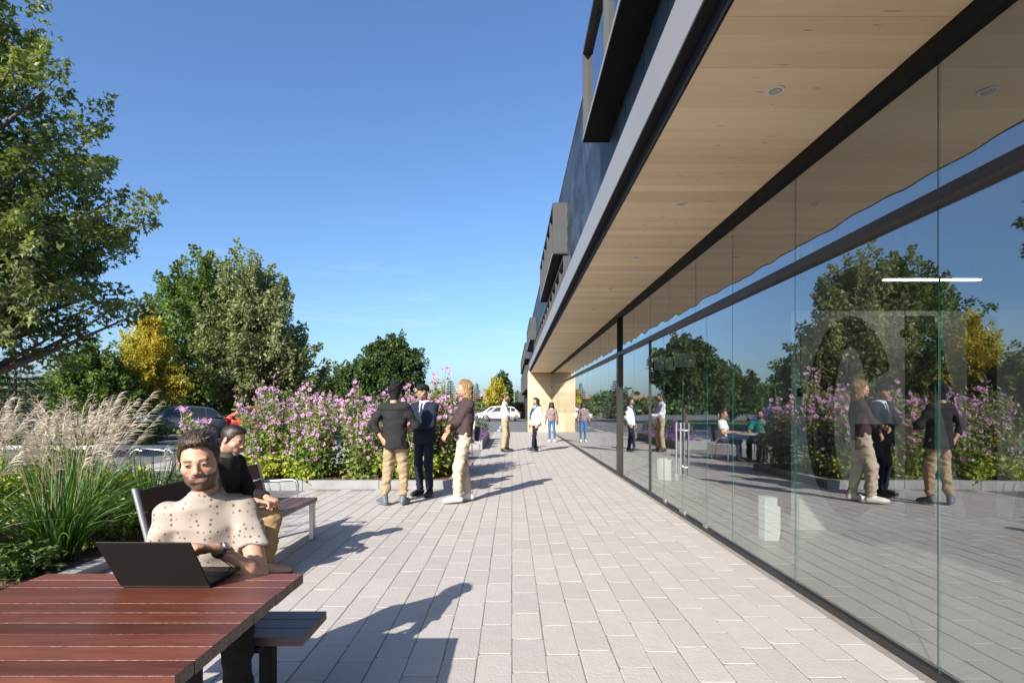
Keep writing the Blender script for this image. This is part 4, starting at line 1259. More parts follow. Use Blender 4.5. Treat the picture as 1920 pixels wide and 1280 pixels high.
# far houses and lamp posts
mat('roof_tile', (0.30, 0.12, 0.07), (0.40, 0.18, 0.11), scale=6, rough=.85)
mat('house_wall', (0.55, 0.48, 0.38), (0.62, 0.55, 0.45), scale=2, rough=.85)
def house(loc, w_, d_, h_, lab):
    e = empty('house', loc, label=lab, cat='house', group='far red roofed houses')
    BX('wall', 'house_wall', -w_ / 2, w_ / 2, -d_ / 2, d_ / 2, 0, h_, e)
    mb = MB().prism([(-d_ / 2 - .4, h_), (d_ / 2 + .4, h_), (0, h_ + 1.7)], -w_ / 2 - .3, w_ / 2 + .3, 'x')
    rf = mb.build('roof', 'roof_tile', e)
    BX('chimney', 'house_wall', w_ * .2, w_ * .2 + .5, -.2, .3, h_ + 1, h_ + 2.3, rf)
    for i in range(4):
        x = -w_ / 2 + w_ * (i + .5) / 4
        wn_ = BX('window', 'white_paint', x - .55, x + .55, -d_ / 2 - .04, -d_ / 2 - .005, h_ * .38, h_ * .82, e)
        BX('pane', 'car_glass', -.45, .45, -.03, -.02, -.45, .45, wn_)
house((-11.0, 150, 0), 12, 8, 2.6, 'far house with red roof above the blond man')
house((-27, 150, 0), 12, 8, 2.7, 'far house with red roof behind the rounded tree')
house((1, 155, 0), 12, 8, 2.8, 'far house with red roof beside the far hedge')
def lamp_post(loc, h_, lab):
    e = empty('street_lamp', loc, label=lab, cat='street lamp', group='far street lamps')
    MB().tube([(0, 0, 0), (0, 0, h_)], [.09, .05], 8).build('pole', 'satin_alu', e, smooth=True)
    MB().tube([(0, 0, h_), (.5, 0, h_ + .12), (1.0, 0, h_ + .1)], .035, 6).build('arm', 'satin_alu', e)
    MB().box(.8, 1.3, -.12, .12, h_ + .05, h_ + .12).build('lamp_head', 'satin_alu', e, bevel=.02)
lamp_post((.35, 84, 0), 4.3, 'slim street lamp far behind the white shirted man')
lamp_post((-25, 80, 0), 5.0, 'slim street lamp far off left of the dark tree')

# ------------------------------------------------------------------ people: continuous surfaces from distance fields
class Sdf:
    def __init__(s, lo, hi, h):
        s.lo = np.asarray(lo, np.float32); s.h = h
        n = np.ceil((np.asarray(hi) - s.lo) / h).astype(int) + 1
        s.ax = [s.lo[i] + h * np.arange(n[i], dtype=np.float32) for i in range(3)]
        s.d = np.full(tuple(n), 1.0, np.float32)
    def block(s, lo, hi):
        sl = []
        for i in range(3):
            a = np.searchsorted(s.ax[i], lo[i]); b = np.searchsorted(s.ax[i], hi[i], side='right')
            if b <= a: return None, None
            sl.append(slice(a, b))
        P = np.stack(np.meshgrid(s.ax[0][sl[0]], s.ax[1][sl[1]], s.ax[2][sl[2]], indexing='ij'), -1)
        return tuple(sl), P
    def put(s, sl, b, k):
        a = s.d[sl]
        h = np.clip(.5 + .5 * (a - b) / k, 0, 1)
        s.d[sl] = a * (1 - h) + b * h - k * h * (1 - h)
    def cone(s, a, b, ra, rb, k=.02, fwd=None, flat=1.0, cap_a=False, cap_b=False):
        a = np.asarray(a, np.float32); b = np.asarray(b, np.float32)
        m = max(ra, rb) + k + 3 * s.h + .01
        sl, P = s.block(np.minimum(a, b) - m, np.maximum(a, b) + m)
        if sl is None: return s
        ab = b - a; q = P - a
        L2 = max(float(ab @ ab), 1e-9)
        t0 = (q @ ab) / L2
        t = np.clip(t0, 0, 1)
        v = q - t[..., None] * ab
        if fwd is not None:
            f = np.asarray(fwd, np.float32)
            v = v + (v @ f)[..., None] * f * (1 / flat - 1)
        d = np.linalg.norm(v, axis=-1) - (ra + (rb - ra) * t)
        if fwd is not None: d = d * (.5 + .5 * flat)
        L = math.sqrt(L2)
        if cap_b: d = np.maximum(d, (t0 - 1) * L)
        if cap_a: d = np.maximum(d, -t0 * L)
        s.put(sl, d, k); return s
    def ell(s, c, r, k=.02, Rm=None, sub=False):
        c = np.asarray(c, np.float32); r = np.asarray(r, np.float32)
        m = float(r.max()) + k + 3 * s.h
        sl, P = s.block(c - m, c + m)
        if sl is None: return s
        q = P - c
        if Rm is not None: q = q @ np.asarray(Rm, np.float32)
        k0 = np.linalg.norm(q / r, axis=-1); k1 = np.maximum(np.linalg.norm(q / (r * r), axis=-1), 1e-6)
        d = k0 * (k0 - 1) / k1
        if sub:
            a = s.d[sl]; h = np.clip(.5 - .5 * (a + d) / k, 0, 1)
            s.d[sl] = a * (1 - h) + (-d) * h + k * h * (1 - h)
        else: s.put(sl, d, k)
        return s
    def fold(s, amp, freq, seed, squash=(1, 1, 1)):
        r = np.random.default_rng(seed)
        P = np.stack(np.meshgrid(*s.ax, indexing='ij'), -1) * np.asarray(squash, np.float32)
        m = np.abs(s.d) < .05
        p = P[m]; n = np.zeros(len(p), np.float32)
        for i in range(7):
            w_ = unit(r.normal(size=3)) * freq * r.uniform(.5, 1.7)
            q = np.sin(p @ w_ + 1.4 * np.sin(p @ (unit(r.normal(size=3)) * freq * .6) + r.random() * 6) + r.random() * 6)
            n += ((1.25 - 2.2 * np.sqrt(q * q + .02)) if i % 2 else q) * r.uniform(.5, 1)
        s.d[m] -= amp * n / 1.45
        return s
    def cut(s, n, o):
        """keep n.p <= o"""
        P = np.stack(np.meshgrid(*s.ax, indexing='ij'), -1)
        s.d = np.maximum(s.d, P @ np.asarray(n, np.float32) - o); return s
    def mesh(s):
        d = s.d; h = s.h
        neg = d < 0
        c = [neg[i:neg.shape[0] - 1 + i, j:neg.shape[1] - 1 + j, k:neg.shape[2] - 1 + k] for i in (0, 1) for j in (0, 1) for k in (0, 1)]
        cnt = sum(x.astype(np.int8) for x in c)
        act = (cnt > 0) & (cnt < 8)
        I = np.argwhere(act)
        idx = np.full(act.shape, -1, np.int64); idx[act] = np.arange(len(I))
        cor = np.array([(i, j, k) for i in (0, 1) for j in (0, 1) for k in (0, 1)])
        val = np.stack([d[I[:, 0] + a, I[:, 1] + b, I[:, 2] + e_] for a, b, e_ in cor], 1)
        acc = np.zeros((len(I), 3)); num = np.zeros(len(I))
        for x in range(8):
            for y in range(x + 1, 8):
                if np.abs(cor[x] - cor[y]).sum() != 1: continue
                m = (val[:, x] < 0) != (val[:, y] < 0)
                t = val[m, x] / (val[m, x] - val[m, y])
                acc[m] += cor[x] + t[:, None] * (cor[y] - cor[x]); num[m] += 1
        V = s.lo + (I + acc / num[:, None]) * h
        F = []
        for axis in range(3):
            a = np.moveaxis(neg, axis, 0)
            ch = a[:-1] != a[1:]
            ch = np.moveaxis(ch, 0, axis)
            q = np.argwhere(ch)
            u, v = (axis + 1) % 3, (axis + 2) % 3
            ok = (q[:, u] > 0) & (q[:, v] > 0) & (q[:, u] < act.shape[u]) & (q[:, v] < act.shape[v])
            q = q[ok]
            def g_(du, dv):
                z = q.copy(); z[:, u] -= du; z[:, v] -= dv
                return idx[z[:, 0], z[:, 1], z[:, 2]]
            f = np.stack([g_(0, 0), g_(1, 0), g_(1, 1), g_(0, 1)], 1)
            flip = neg[q[:, 0], q[:, 1], q[:, 2]]
            f[~flip] = f[~flip][:, ::-1]
            F.append(f)
        F = np.concatenate(F)
        return V, F[(F >= 0).all(1)]

def rotm(yaw=0, pitch=0, roll=0):
    """head turn: yaw to the person's left (+), pitch down (+), roll to the left (+); columns = local axes"""
    m = Matrix.Rotation(R(yaw), 3, 'Z') @ Matrix.Rotation(R(pitch), 3, 'X') @ Matrix.Rotation(R(roll), 3, 'Y')
    return np.array(m)

def sstep(a, b, x):
    t = np.clip((x - a) / (b - a), 0, 1); return t * t * (3 - 2 * t)

def head_mesh(h, skin, hair, beard=0.0, smile=0.0, female=False, gaze=0.0, seed=0, stub=None):
    S = Sdf((-.10, -.13, -.19), (.10, .125, .135), h)
    jw = .85 if female else 1.0
    S.ell((0, .012, .032), (.074, .094, .086), .02)
    S.ell((0, -.020, -.030), (.061, .070, .082), .03)
    S.ell((0, -.066, -.094), (.024 * jw, .020, .020), .025)
    for x in (-1, 1):
        S.ell((x * .044 * jw, -.010, -.066), (.019, .036, .030), .03)
        S.ell((x * .043, -.058, -.016), (.022, .020, .018), .022)
        S.ell((x * .026, -.078, -.060), (.014 + .004 * smile, .016, .016), .02)
    S.cone((-.036, -.079, .026), (.036, -.079, .026), .011 if not female else .008, .011 if not female else .008, .018)
    S.cone((0, -.085, .020), (0, -.102, -.019), .0070, .0100, .010)
    S.ell((0, -.1035, -.021), (.0105, .009, .008), .006)
    for x in (-1, 1):
        S.ell((x * .0125, -.096, -.025), (.0085, .010, .007), .006)
        S.ell((x * .031, -.100, .010), (.017, .016, .0105), .010, sub=True)
        S.ell((x * .031, -.0795, .0095), (.0145, .0125, .0115), .003)
        S.ell((x * .077, .016, .002), (.009, .019, .031), .008, Rm=rotm(roll=x * -8, yaw=x * 22))
        S.ell((x * .086, .012, .004), (.006, .010, .017), .005, sub=True)
    # lips with a gap between
    for x in np.linspace(-.022, .022, 9):
        zc = -.0615 + smile * 15 * x * x
        w_ = 1 - (x / .027) ** 2
        yy = -.089 + 9 * x * x
        S.ell((x, yy + .0045, zc + .0042), (.006, .0050, .0028 * w_ + .001), .006)
        S.ell((x, yy + .0045, zc - .0055), (.006, .0055, .0036 * w_ + .001), .006)
    S.cone((0, .022, -.06), (0, .045, -.19), .052 if not female else .044, .056 if not female else .047, .035)
    V, F = S.mesh()
    x, y, z = V.T; ax = np.abs(x)
    skin = np.asarray(skin); hair = np.asarray(hair)
    col = np.tile(skin, (len(V), 1)).astype(float)
    def blend(mask, c):
        nonlocal col
        col = col * (1 - mask[:, None]) + np.asarray(c)[None] * mask[:, None]
    front = sstep(-.03, -.06, y)
    # warmer nose, cheeks, ears
    red = skin * np.array([1.0, .74, .70])
    blend(.55 * front * np.exp(-((ax - .04) / .02) ** 2 - ((z + .022) / .02) ** 2), red)
    blend(.5 * np.exp(-(x / .014) ** 2 - ((z + .02) / .016) ** 2) * sstep(-.09, -.1, y), red)
    blend(.5 * sstep(.072, .08, ax) * sstep(.04, .02, np.abs(z)), red)
    # stubble
    if beard > 0:
        line = np.interp(y, [-.11, -.095, -.07, -.03, .0, .03], [-.034, -.036, -.041, -.036, -.012, -.02])
        mk = sstep(.008, -.006, z - line) * sstep(.035, .012, y) * sstep(-.155, -.125, z)
        n = np.random.default_rng(seed).normal(0, .08, len(V))
        blend(np.clip(mk * beard + n * mk, 0, 1), hair * .9 + skin * .06)
    # mouth
    zc = -.0615 + smile * 15 * x * x
    lm = front * sstep(.0275, .021, ax) * sstep(.0115, .0075, np.abs(z - zc + .001))
    blend(.45 * lm, skin * np.array([.80, .55, .52]))
    edge = front * sstep(.026, .020, ax) * sstep(.0042, .0026, np.abs(z - zc + .0004))
    blend(edge * .6, (.13, .05, .04))
    gap = front * sstep(.017, .010, ax) * sstep(.0024, .0010, np.abs(z - zc - .0006))
    if smile > .7: blend(gap * .85, (.40, .36, .33))
    # eyes
    ex = (ax - .031) / .0140; ez = (z - .0085) / (.0050 - .0010 * smile)
    el = ex ** 2 + ez ** 2
    fr = sstep(-.066, -.072, y)
    blend(fr * sstep(2.3, 1.2, el) * .55, skin * .45)
    blend(fr * sstep(1.15, .8, el), (.40, .36, .34))
    gx = np.sign(x) * (ax - .031) - gaze
    blend(fr * sstep(1.2, .8, el) * sstep(.0078, .0058, np.sqrt(gx ** 2 + (z - .0085) ** 2)), (.025, .014, .009))
    blend(fr * sstep(.0155, .013, np.abs(ax - .031)) * np.exp(-((z - (.0145 - 40 * (ax - .031) ** 2)) / .0018) ** 2) * .9, (.015, .01, .008))
    # brows
    bz = .0275 + .16 * (ax - .012) - 4.2 * np.clip(ax - .034, 0, 1) ** 1.5
    blend(sstep(-.055, -.065, y) * sstep(.010, .015, ax) * sstep(.054, .046, ax) * np.exp(-((z - bz) / (.0048 if not female else .0028)) ** 2) * .95, hair * .6)
    # nostrils
    blend(.8 * np.exp(-((ax - .0075) / .0032) ** 2 - ((z + .0315) / .0022) ** 2) * sstep(-.09, -.095, y), (.05, .02, .015))
    return V, F, col

def hair_mesh(h, style, seed=0):
    S = Sdf((-.14, -.15, -.36), (.14, .17, .20), h)
    S.ell((0, .014, .036), (.083, .100, .093), .02)
    if style == 'quiff':
        S.ell((0, -.028, .100), (.058, .055, .036), .03)
        S.ell((.014, -.058, .102), (.040, .024, .022), .02)
        S.ell((0, .03, .105), (.06, .07, .03), .03)
    if style == 'short':
        S.ell((0, -.01, .10), (.062, .075, .030), .03)
    if style == 'crew':
        S.ell((0, -.02, .092), (.060, .072, .034), .02)
    if style in ('long', 'bob'):
        bot = -.15 if style == 'long' else -.10
        for x in (-1, 1):
            S.cone((x * .066, .018, .04), (x * .078, .045, bot * .75), .036, .026, .03)
            S.cone((x * .05, .06, .03), (x * .05, .085, bot), .045, .032, .04)
        S.cone((0, .07, .03), (0, .095, bot * 1.05), .055, .04, .04)
        S.ell((.0, -.01, .095), (.064, .070, .040), .03)
    if style == 'afro':
        for x in (-1, 1):
            S.cone((x * .065, .03, .05), (x * .095, .03, -.16), .045, .05, .03)
        S.cone((0, .07, .03), (0, .10, -.15), .06, .06, .04)
        S.ell((0, .0, .09), (.08, .085, .045), .03)
    P = np.stack(np.meshgrid(*S.ax, indexing='ij'), -1)
    x, y, z = P[..., 0], P[..., 1], P[..., 2]
    if style in ('long', 'bob', 'afro'):
        line = np.interp(y, [-.15, -.085, -.05, -.015, .0, .02], [.095, .080, .055, .02, -.3, -.5])
    else:
        line = np.interp(y, [-.15, -.09, -.062, -.045, -.028, -.012, .006, .03, .06, .10], [.108, .098, .090, .066, .024, -.018, -.010, -.022, -.060, -.078])
    line = line + .004 * np.sin(x * 260 + seed) * (y < -.03)
    S.d = np.maximum(S.d, (line - z) * .7)
    # keep the ears free
    if style not in ('long', 'bob', 'afro'):
        S.ell((.083, .016, -.004), (.022, .020, .032), .006, sub=True); S.ell((-.083, .016, -.004), (.022, .020, .032), .006, sub=True)
    # combed strands
    m = np.abs(S.d) < .03
    p = P[m]
    r = np.random.default_rng(seed)
    if style in ('quiff', 'short', 'crew'):
        u = p[:, 0] * 1.0 + .25 * p[:, 1]
        a = .0011 if style == 'quiff' else .0008
    else:
        u = np.arctan2(p[:, 0], p[:, 1] + .01) * .09; a = .0030
    n = .6 * np.sin(u * 420 + 3 * np.sin(p[:, 1] * 40 + p[:, 2] * 30)) + .7 * np.sin(u * 700 + 5 * np.sin(p[:, 2] * 55) + 1) + .5 * np.sin(u * 1300 + 2 * np.sin(p[:, 1] * 90))
    if style in ('long', 'afro'): n += 1.4 * np.sin(p[:, 2] * 75 + 3 * np.sin(u * 120))
    S.d[m] += (a * n).astype(np.float32)
    return S.mesh()

mat('skin', (0.5, 0.3, 0.2), vcol='Col', rough=.48, spec=.4, bump=.06, bscale=220)
MATS['skin'].node_tree.nodes['Principled BSDF'].inputs['Subsurface Weight'].default_value = 0.12
MATS['skin'].node_tree.nodes['Principled BSDF'].inputs['Subsurface Radius'].default_value = (.012, .005, .003)
mat('cloth', (0.5, 0.5, 0.5), vcol='Col', rough=.88, spec=.25, bump=.08, bscale=300)
mat('leather', (0.5, 0.5, 0.5), vcol='Col', rough=.5, spec=.4, bump=.08, bscale=120)
for nm, c, c2 in (('hair_dark', (.010, .007, .005), (.035, .022, .014)), ('hair_brown', (.018, .010, .006), (.065, .036, .020)), ('hair_blond', (.16, .085, .032), (.40, .25, .11)), ('hair_black', (.006, .006, .006), (.016, .014, .013))):
    mat(nm, c, c2, scale=90, rough=.42, spec=.45, stretch=(1, .15, .4), bump=.35, bscale=260)
mat('tee_plain', (0.30, 0.245, 0.205), (0.33, 0.27, 0.23), scale=6, rough=.9)
# printed tee: small dark motifs on beige
m = mat('tee_print', (0.345, 0.285, 0.24), (0.39, 0.325, 0.275), scale=6, rough=.9, bump=.05, bscale=300)
nt = m.node_tree; pb = nt.nodes['Principled BSDF']
vo = nt.nodes.new('ShaderNodeTexVoronoi'); vo.inputs['Scale'].default_value = 36; vo.inputs['Randomness'].default_value = .45
tcn = nt.nodes.new('ShaderNodeTexCoord')
nt.links.new(tcn.outputs['Object'], vo.inputs['Vector'])
nzz = nt.nodes.new('ShaderNodeTexNoise'); nzz.inputs['Scale'].default_value = 130
nt.links.new(tcn.outputs['Object'], nzz.inputs['Vector'])
ad = nt.nodes.new('ShaderNodeMath'); ad.operation = 'MULTIPLY_ADD'; ad.inputs[1].default_value = .25
nt.links.new(nzz.outputs[0], ad.inputs[0]); nt.links.new(vo.outputs['Distance'], ad.inputs[2])
mr = nt.nodes.new('ShaderNodeMapRange'); mr.inputs[1].default_value = .33; mr.inputs[2].default_value = .37; mr.inputs[3].default_value = 1; mr.inputs[4].default_value = 0
nt.links.new(ad.outputs[0], mr.inputs[0])
mx = nt.nodes.new('ShaderNodeMix'); mx.data_type = 'RGBA'
old = pb.inputs['Base Color'].links[0].from_socket
nt.links.new(old, mx.inputs[6]); mx.inputs[7].default_value = (.13, .095, .085, 1)
nt.links.new(mr.outputs[0], mx.inputs[0]); nt.links.new(mx.outputs[2], pb.inputs['Base Color'])

V3 = lambda *a: np.array(a, float)
def ik(a, c, l1, l2, pole):
    v = c - a; d = np.linalg.norm(v)
    if d > (l1 + l2) * .995:
        c = a + v / d * (l1 + l2) * .995; v = c - a; d = np.linalg.norm(v)
    u = v / d
    x = (l1 * l1 - l2 * l2 + d * d) / (2 * d)
    hgt = math.sqrt(max(l1 * l1 - x * x, 0))
    p = pole - (pole @ u) * u; p = p / np.linalg.norm(p)
    return a + u * x + p * hgt, c

def hand_sdf(h, w_, d, n, thumb, curl, spread=1.0):
    """w_ wrist, d finger direction, n palm facing, thumb side +-1 along d x n"""
    d = d / np.linalg.norm(d); n = n - (n @ d) * d; n = n / np.linalg.norm(n)
    s = np.cross(d, n) * thumb
    S = Sdf(w_ - .21, w_ + .21, h)
    P = lambda a, b, c: w_ + d * a + s * b + n * c
    S.cone(w_ - d * .05, w_ + d * .015, .027, .026, .015, fwd=n, flat=.72)
    S.cone(P(.015, .004, 0), P(.085, .0, .004), .030, .041, .015, fwd=n, flat=.42)
    S.ell(P(.04, .022, .010), (.022, .022, .018), .012)
    for i, (b, L) in enumerate(((.030, .072), (.010, .080), (-.011, .074), (-.031, .058))):
        p = P(.084 - (.004 if i in (0, 3) else 0), b, .003)
        ang = 0.0
        for seg, fr in enumerate((.46, .31, .23)):
            ang += curl * (1.0, 1.25, .8)[seg] * (1 + .07 * (i - 1))
            dd = d * math.cos(ang) + n * math.sin(ang) + s * (.10 * spread * (1.3 - i))
            dd = dd / np.linalg.norm(dd)
            q = p + dd * L * fr
            S.cone(p, q, .0098 - .0012 * seg, .0090 - .0012 * seg, .003)
            p = q
    p = P(.024, .026, .008)
    for seg, (L, a) in enumerate(((.040, .75), (.032, .45), (.026, .25))):
        dd = d * math.cos(a) + s * math.sin(a) * .9 + n * (.30 + curl * .5)
        dd /= np.linalg.norm(dd); q = p + dd * L
        S.cone(p, q, (.0135, .0112, .0098)[seg], (.0115, .0100, .0080)[seg], .005); p = q
    return S.mesh()

def join(parts):
    V, F, C = [], [], []; n = 0
    for v, f, c in parts:
        V.append(v); F.append(f + n); n += len(v)
        C.append(np.tile(np.asarray(c, float), (len(v), 1)) if np.ndim(c) == 1 else c)
    return np.concatenate(V), np.concatenate(F), np.concatenate(C)

def person(label, loc, rz, pose, fit, head, scale=1.0, h=.011, hh=.004, group=None):
    e = empty('person', loc, R(rz), label=label, cat='person', group=group)
    e.scale = (scale,) * 3
    skin = np.asarray(head['skin'])
    P = V3(*pose['pelvis']); N = V3(*pose['neck'])
    u = (N - P) / np.linalg.norm(N - P)
    tw = R(pose.get('twist', 0)); lat = V3(math.cos(tw), math.sin(tw), 0)
    lat = lat - (lat @ u) * u; lat /= np.linalg.norm(lat)
    pl_ = R(pose.get('ptwist', 0)); latp = V3(math.cos(pl_), math.sin(pl_), 0)
    fw = np.cross(u, lat); fw = -fw if fw[1] > 0 else fw        # forward (about -Y)
    sw = pose.get('shw', .178)
    Lsp = np.linalg.norm(N - P)
    arms = {}
    for sgn, key in ((1, 'L'), (-1, 'R')):
        sh = N - u * pose.get('shdrop', .070) + lat * sgn * sw + V3(*pose.get('sh' + key, (0, 0, 0)))
        el, wr = ik(sh, V3(*pose['w' + key]), .285, .255, V3(*pose.get('e' + key, (sgn * .4, .6, -.4))))
        arms[key] = (sh, el, wr)
    legs = {}
    for sgn, key in ((1, 'L'), (-1, 'R')):
        hp = P + latp * sgn * .085 - V3(0, 0, .02)
        kn, an = ik(hp, V3(*pose['a' + key]), .43, .415, V3(*pose.get('k' + key, (sgn * .12, -1, 0.05))))
        legs[key] = (hp, kn, an)
    hd = pose.get('head', (0, 0, 0)); HR = rotm(*hd)
    hc = N + V3(*pose.get('hoff', (0, -.035, .165)))
    pts = [P, N, hc] + [x for a in arms.values() for x in a] + [x for a in legs.values() for x in a]
    lo = np.min(pts, 0) - .24; hi = np.max(pts, 0) + .24; lo[2] = max(lo[2], -.005)
    # --- body: one skin surface under the clothes
    S = Sdf(lo, hi, h)
    S.ell(P, (.145, .10, .12), .05)
    S.cone(P + u * .05, P + u * Lsp * .55, .115, .115, .04, fwd=fw, flat=.7)
    S.cone(P + u * Lsp * .5, N - u * .15, .122, .10, .03, fwd=fw, flat=.68)
    neck_r = .050 if not head.get('female') else .043
    S.cone(N - u * .06, hc + HR @ V3(0, .03, -.06), neck_r + .008, neck_r, .04)
    for k_, (a, b, c) in arms.items():
        S.cone(N - u * .10, a, .042, .038, .02)
        S.cone(a, b, .044, .038, .012); S.cone(b, c, .038, .0255, .012)
        S.cone(a + (b - a) * .3, a + (b - a) * .8, .046, .042, .012)
        S.ell(b + (c - b) * .25, (.041, .041, .041), .012)
    for k_, (a, b, c) in legs.items():
        S.cone(a, b, .078, .052, .04); S.cone(b, c, .050, .034, .03)
    parts = []
    V, F = S.mesh(); parts.append((V, F, skin))
    Vh, Fh, Ch = head_mesh(hh, skin, head['haircol'], head.get('beard', 0), head.get('smile', 0), head.get('female', False), head.get('gaze', 0), seed=int(abs(loc[0] * 100)))
    parts.append((hc + Vh @ HR.T, Fh, Ch))
    for key, th in (('L', 1), ('R', -1)):
        if pose.get('h' + key) is None: continue
        d_, n_, cu = pose['h' + key]
        d_ = V3(*d_); n_ = V3(*n_)
        fo = arms[key][2] - arms[key][1]; d_ = .6 * fo / np.linalg.norm(fo) + .4 * d_ / np.linalg.norm(d_)
        s_ = np.cross(d_ / np.linalg.norm(d_), n_)
        # thumb side: for the left hand with palm n and fingers d the thumb lies along n x d
        V, F = hand_sdf(min(hh, .004), arms[key][2], d_, n_, -th, cu)
        parts.append((V, F, skin * np.array([.97, .92, .9])))
    V, F, C = join(parts)
    mesh_np('body', V, F, 'skin', e, smooth=True, col=C)
    # --- hair or headwear
    if head.get('hair'):
        V, F = hair_mesh(max(hh, .0028), head['hair'], 3)
        ho = mesh_np('hair', hc + V @ HR.T, F, head['hairmat'], e, smooth=True)
        ns = head.get('strands', 0)
        if ns:
            q = rng.integers(0, len(F), ns)
            a_, b_, c_ = V[F[q, 0]], V[F[q, 1]], V[F[q, 2]]
            nn = unit(np.cross(b_ - a_, c_ - a_)); base = (a_ + b_ + c_) / 3
            up_ok = (nn[:, 2] > -.6) & ((nn[:, 1] > -.72) | (nn[:, 2] > .45))
            base, nn = base[up_ok], nn[up_ok]; n_ = len(base)
            comb = np.tile(np.array([.35, 1.0, -.1]), (n_, 1)) + rng.normal(0, .22, (n_, 3))
            low = sstep(.075, .03, base[:, 2])[:, None]
            comb = comb * (1 - low) + (np.array([0, .45, -1.0]) + rng.normal(0, .2, (n_, 3))) * low
            comb = unit(comb - (comb * nn).sum(1, keepdims=True) * nn)
            ln = rng.uniform(.6, 1.3, n_)[:, None, None] * head.get('slen', .026)
            ln = ln * (1 - .55 * low[:, :, None] * (head.get('slen', .026) < .05))
            tt = np.linspace(0, 1, 5)[None, :, None]
            lift = rng.uniform(.0, .18 if head.get('slen', .026) < .04 else .05, n_)[:, None, None] * (1 - .6 * low[:, :, None])
            wob = unit(np.cross(comb, nn))[:, None] * (np.sin(tt * 5 + rng.random(n_)[:, None, None] * 6) * .05 * rng.normal(1, .5, n_)[:, None, None])
            PP = base[:, None] + nn[:, None] * (.0006 + ln * lift * tt * (1.15 - tt)) + comb[:, None] * ln * tt + wob * ln
            wv = np.tile(np.array([.7, 1, .9, .6, .1]), (n_, 1)) * rng.uniform(.0006, .0012, (n_, 1))
            SV, SF = ribbon(PP, wv, nn)
            mesh_np('hair_strands', hc + SV @ HR.T, SF, head['hairmat'], ho, smooth=True)
    if head.get('cap'):
        c = head['cap']
        S2 = Sdf((-.14, -.16, -.20), (.14, .17, .22), .006)
        if c[0] == 'wrap':
            S2.ell((0, .012, .050), (.098, .112, .088), .02); S2.ell((0, .055, .015), (.098, .085, .075), .03); S2.ell((.01, -.01, .115), (.07, .085, .045), .03)
            S2.cone((0, .03, -.02), (0, .045, -.10), .070, .066, .03)
            S2.fold(.006, 26, 5, (1, 1.2, 2.4))
            pp = np.stack(np.meshgrid(*S2.ax, indexing='ij'), -1)
            S2.d = np.maximum(S2.d, np.interp(pp[..., 1], [-.15, -.05, 0], [.05, .02, -.3]) - pp[..., 2])
        else:
            S2.ell((0, .010, .055), (.086, .105, .080), .02); S2.ell((0, -.06, .085), (.068, .07, .03), .03); S2.cone((-.035, -.112, .052), (.035, -.112, .052), .010, .010, .03)
            pp = np.stack(np.meshgrid(*S2.ax, indexing='ij'), -1)
            S2.d = np.maximum(S2.d, np.interp(pp[..., 1], [-.15, 0, .12], [.045, .04, -.01]) - pp[..., 2])
        V, F = S2.mesh()
        mesh_np(c[1], hc + V @ HR.T, F, 'cloth', e, smooth=True, col=np.tile(c[2], (len(V), 1)))
    # --- trousers
    t = fit['trousers']
    S = Sdf(lo, np.maximum(hi, P + .3), h)
    w = t.get('w', 1.0)
    seated = abs(legs['L'][1][2] - P[2]) < .25
    S.ell(P - V3(0, 0, .01), (.152, .112, .11), .03)
    S.cone(P + u * .02, P + u * t.get('top', .11), .160, .150, .03, fwd=fw, flat=.72, cap_b=True)
    for k_, (a, b, c) in legs.items():
        S.cone(a, b, .088 * (.6 + .4 * w), .068 * w, .035)
        S.cone(b, b + (c - b) * t.get('len', .97), .070 * w, t.get('cuff', .058) * (1 if 'cuff' in t else w), .03, cap_b=True)
        if not seated: S.ell(a - V3(0, -.040, .03), (.07, .055, .085), .035)
    S.fold(t.get('fold', .0055), 40, 11, (1, 1, 1.25))
    V, F = S.mesh()
    C = np.tile(t['col'], (len(V), 1)).astype(float)
    if t.get('belt'):
        z = (V - P) @ u
        C[(z > t.get('top', .11) - .036)] = t['belt']
    if t.get('seam') is not None:
        pass
    mesh_np('trousers', V, F, 'cloth', e, smooth=True, col=C)
    # --- top
    t = fit['top']
    S = Sdf(lo, hi, t.get('res', h))
    bulk = t.get('bulk', 0.0); hem = t.get('hem', -.02)
    S.cone(P + u * hem, P + u * .16, t.get('hemr', .172) + bulk, .158 + bulk, .05, fwd=fw, flat=.72 if hem > -.08 else .92, cap_a=True)
    sl_ = t.get('slim', 1.0)
    S.cone(P + u * .14, P + u * Lsp * .62, .160 * sl_ + bulk, .166 * sl_ + bulk, .05, fwd=fw, flat=.70)
    S.cone(P + u * Lsp * .60, N - u * .13, .168 * sl_ + bulk, .138 * sl_ + bulk, .05, fwd=fw, flat=.68)
    S.cone(N - u * .09, N + u * t.get('collar', .0), .080, .064 + .4 * bulk, .045, cap_b=True)
    if head.get('female'):
        for sg in (-1, 1): S.ell(N - u * .20 + lat * sg * .07 + fw * .10, (.06, .05, .06), .05)
    r0_ = t.get('sr', .062) + bulk * .5
    for k_, (a, b, c) in arms.items():
        S.cone(N - u * .070, a, .070, r0_, .045)
        sl = t.get('sleeve', 1.0)
        r1 = t.get('sr', .060) + bulk * .4
        if sl <= .5:
            S.cone(a, a + (b - a) * sl * 2, r1 + .006, r1 + .008, .03, cap_b=True)
        else:
            S.cone(a, b, r1 + .004, r1 - .004, .03); S.ell(b, (r1, r1, r1), .03)
            S.cone(b, b + (c - b) * min((sl - .5) * 2, .97), r1 - .002, t.get('cuff', .040) + bulk * .3, .02, cap_b=True)
    S.fold(t.get('fold', .005), t.get('ff', 30), 23 + int(abs(loc[1]) * 7), (1, 1, .75))
    V, F = S.mesh()
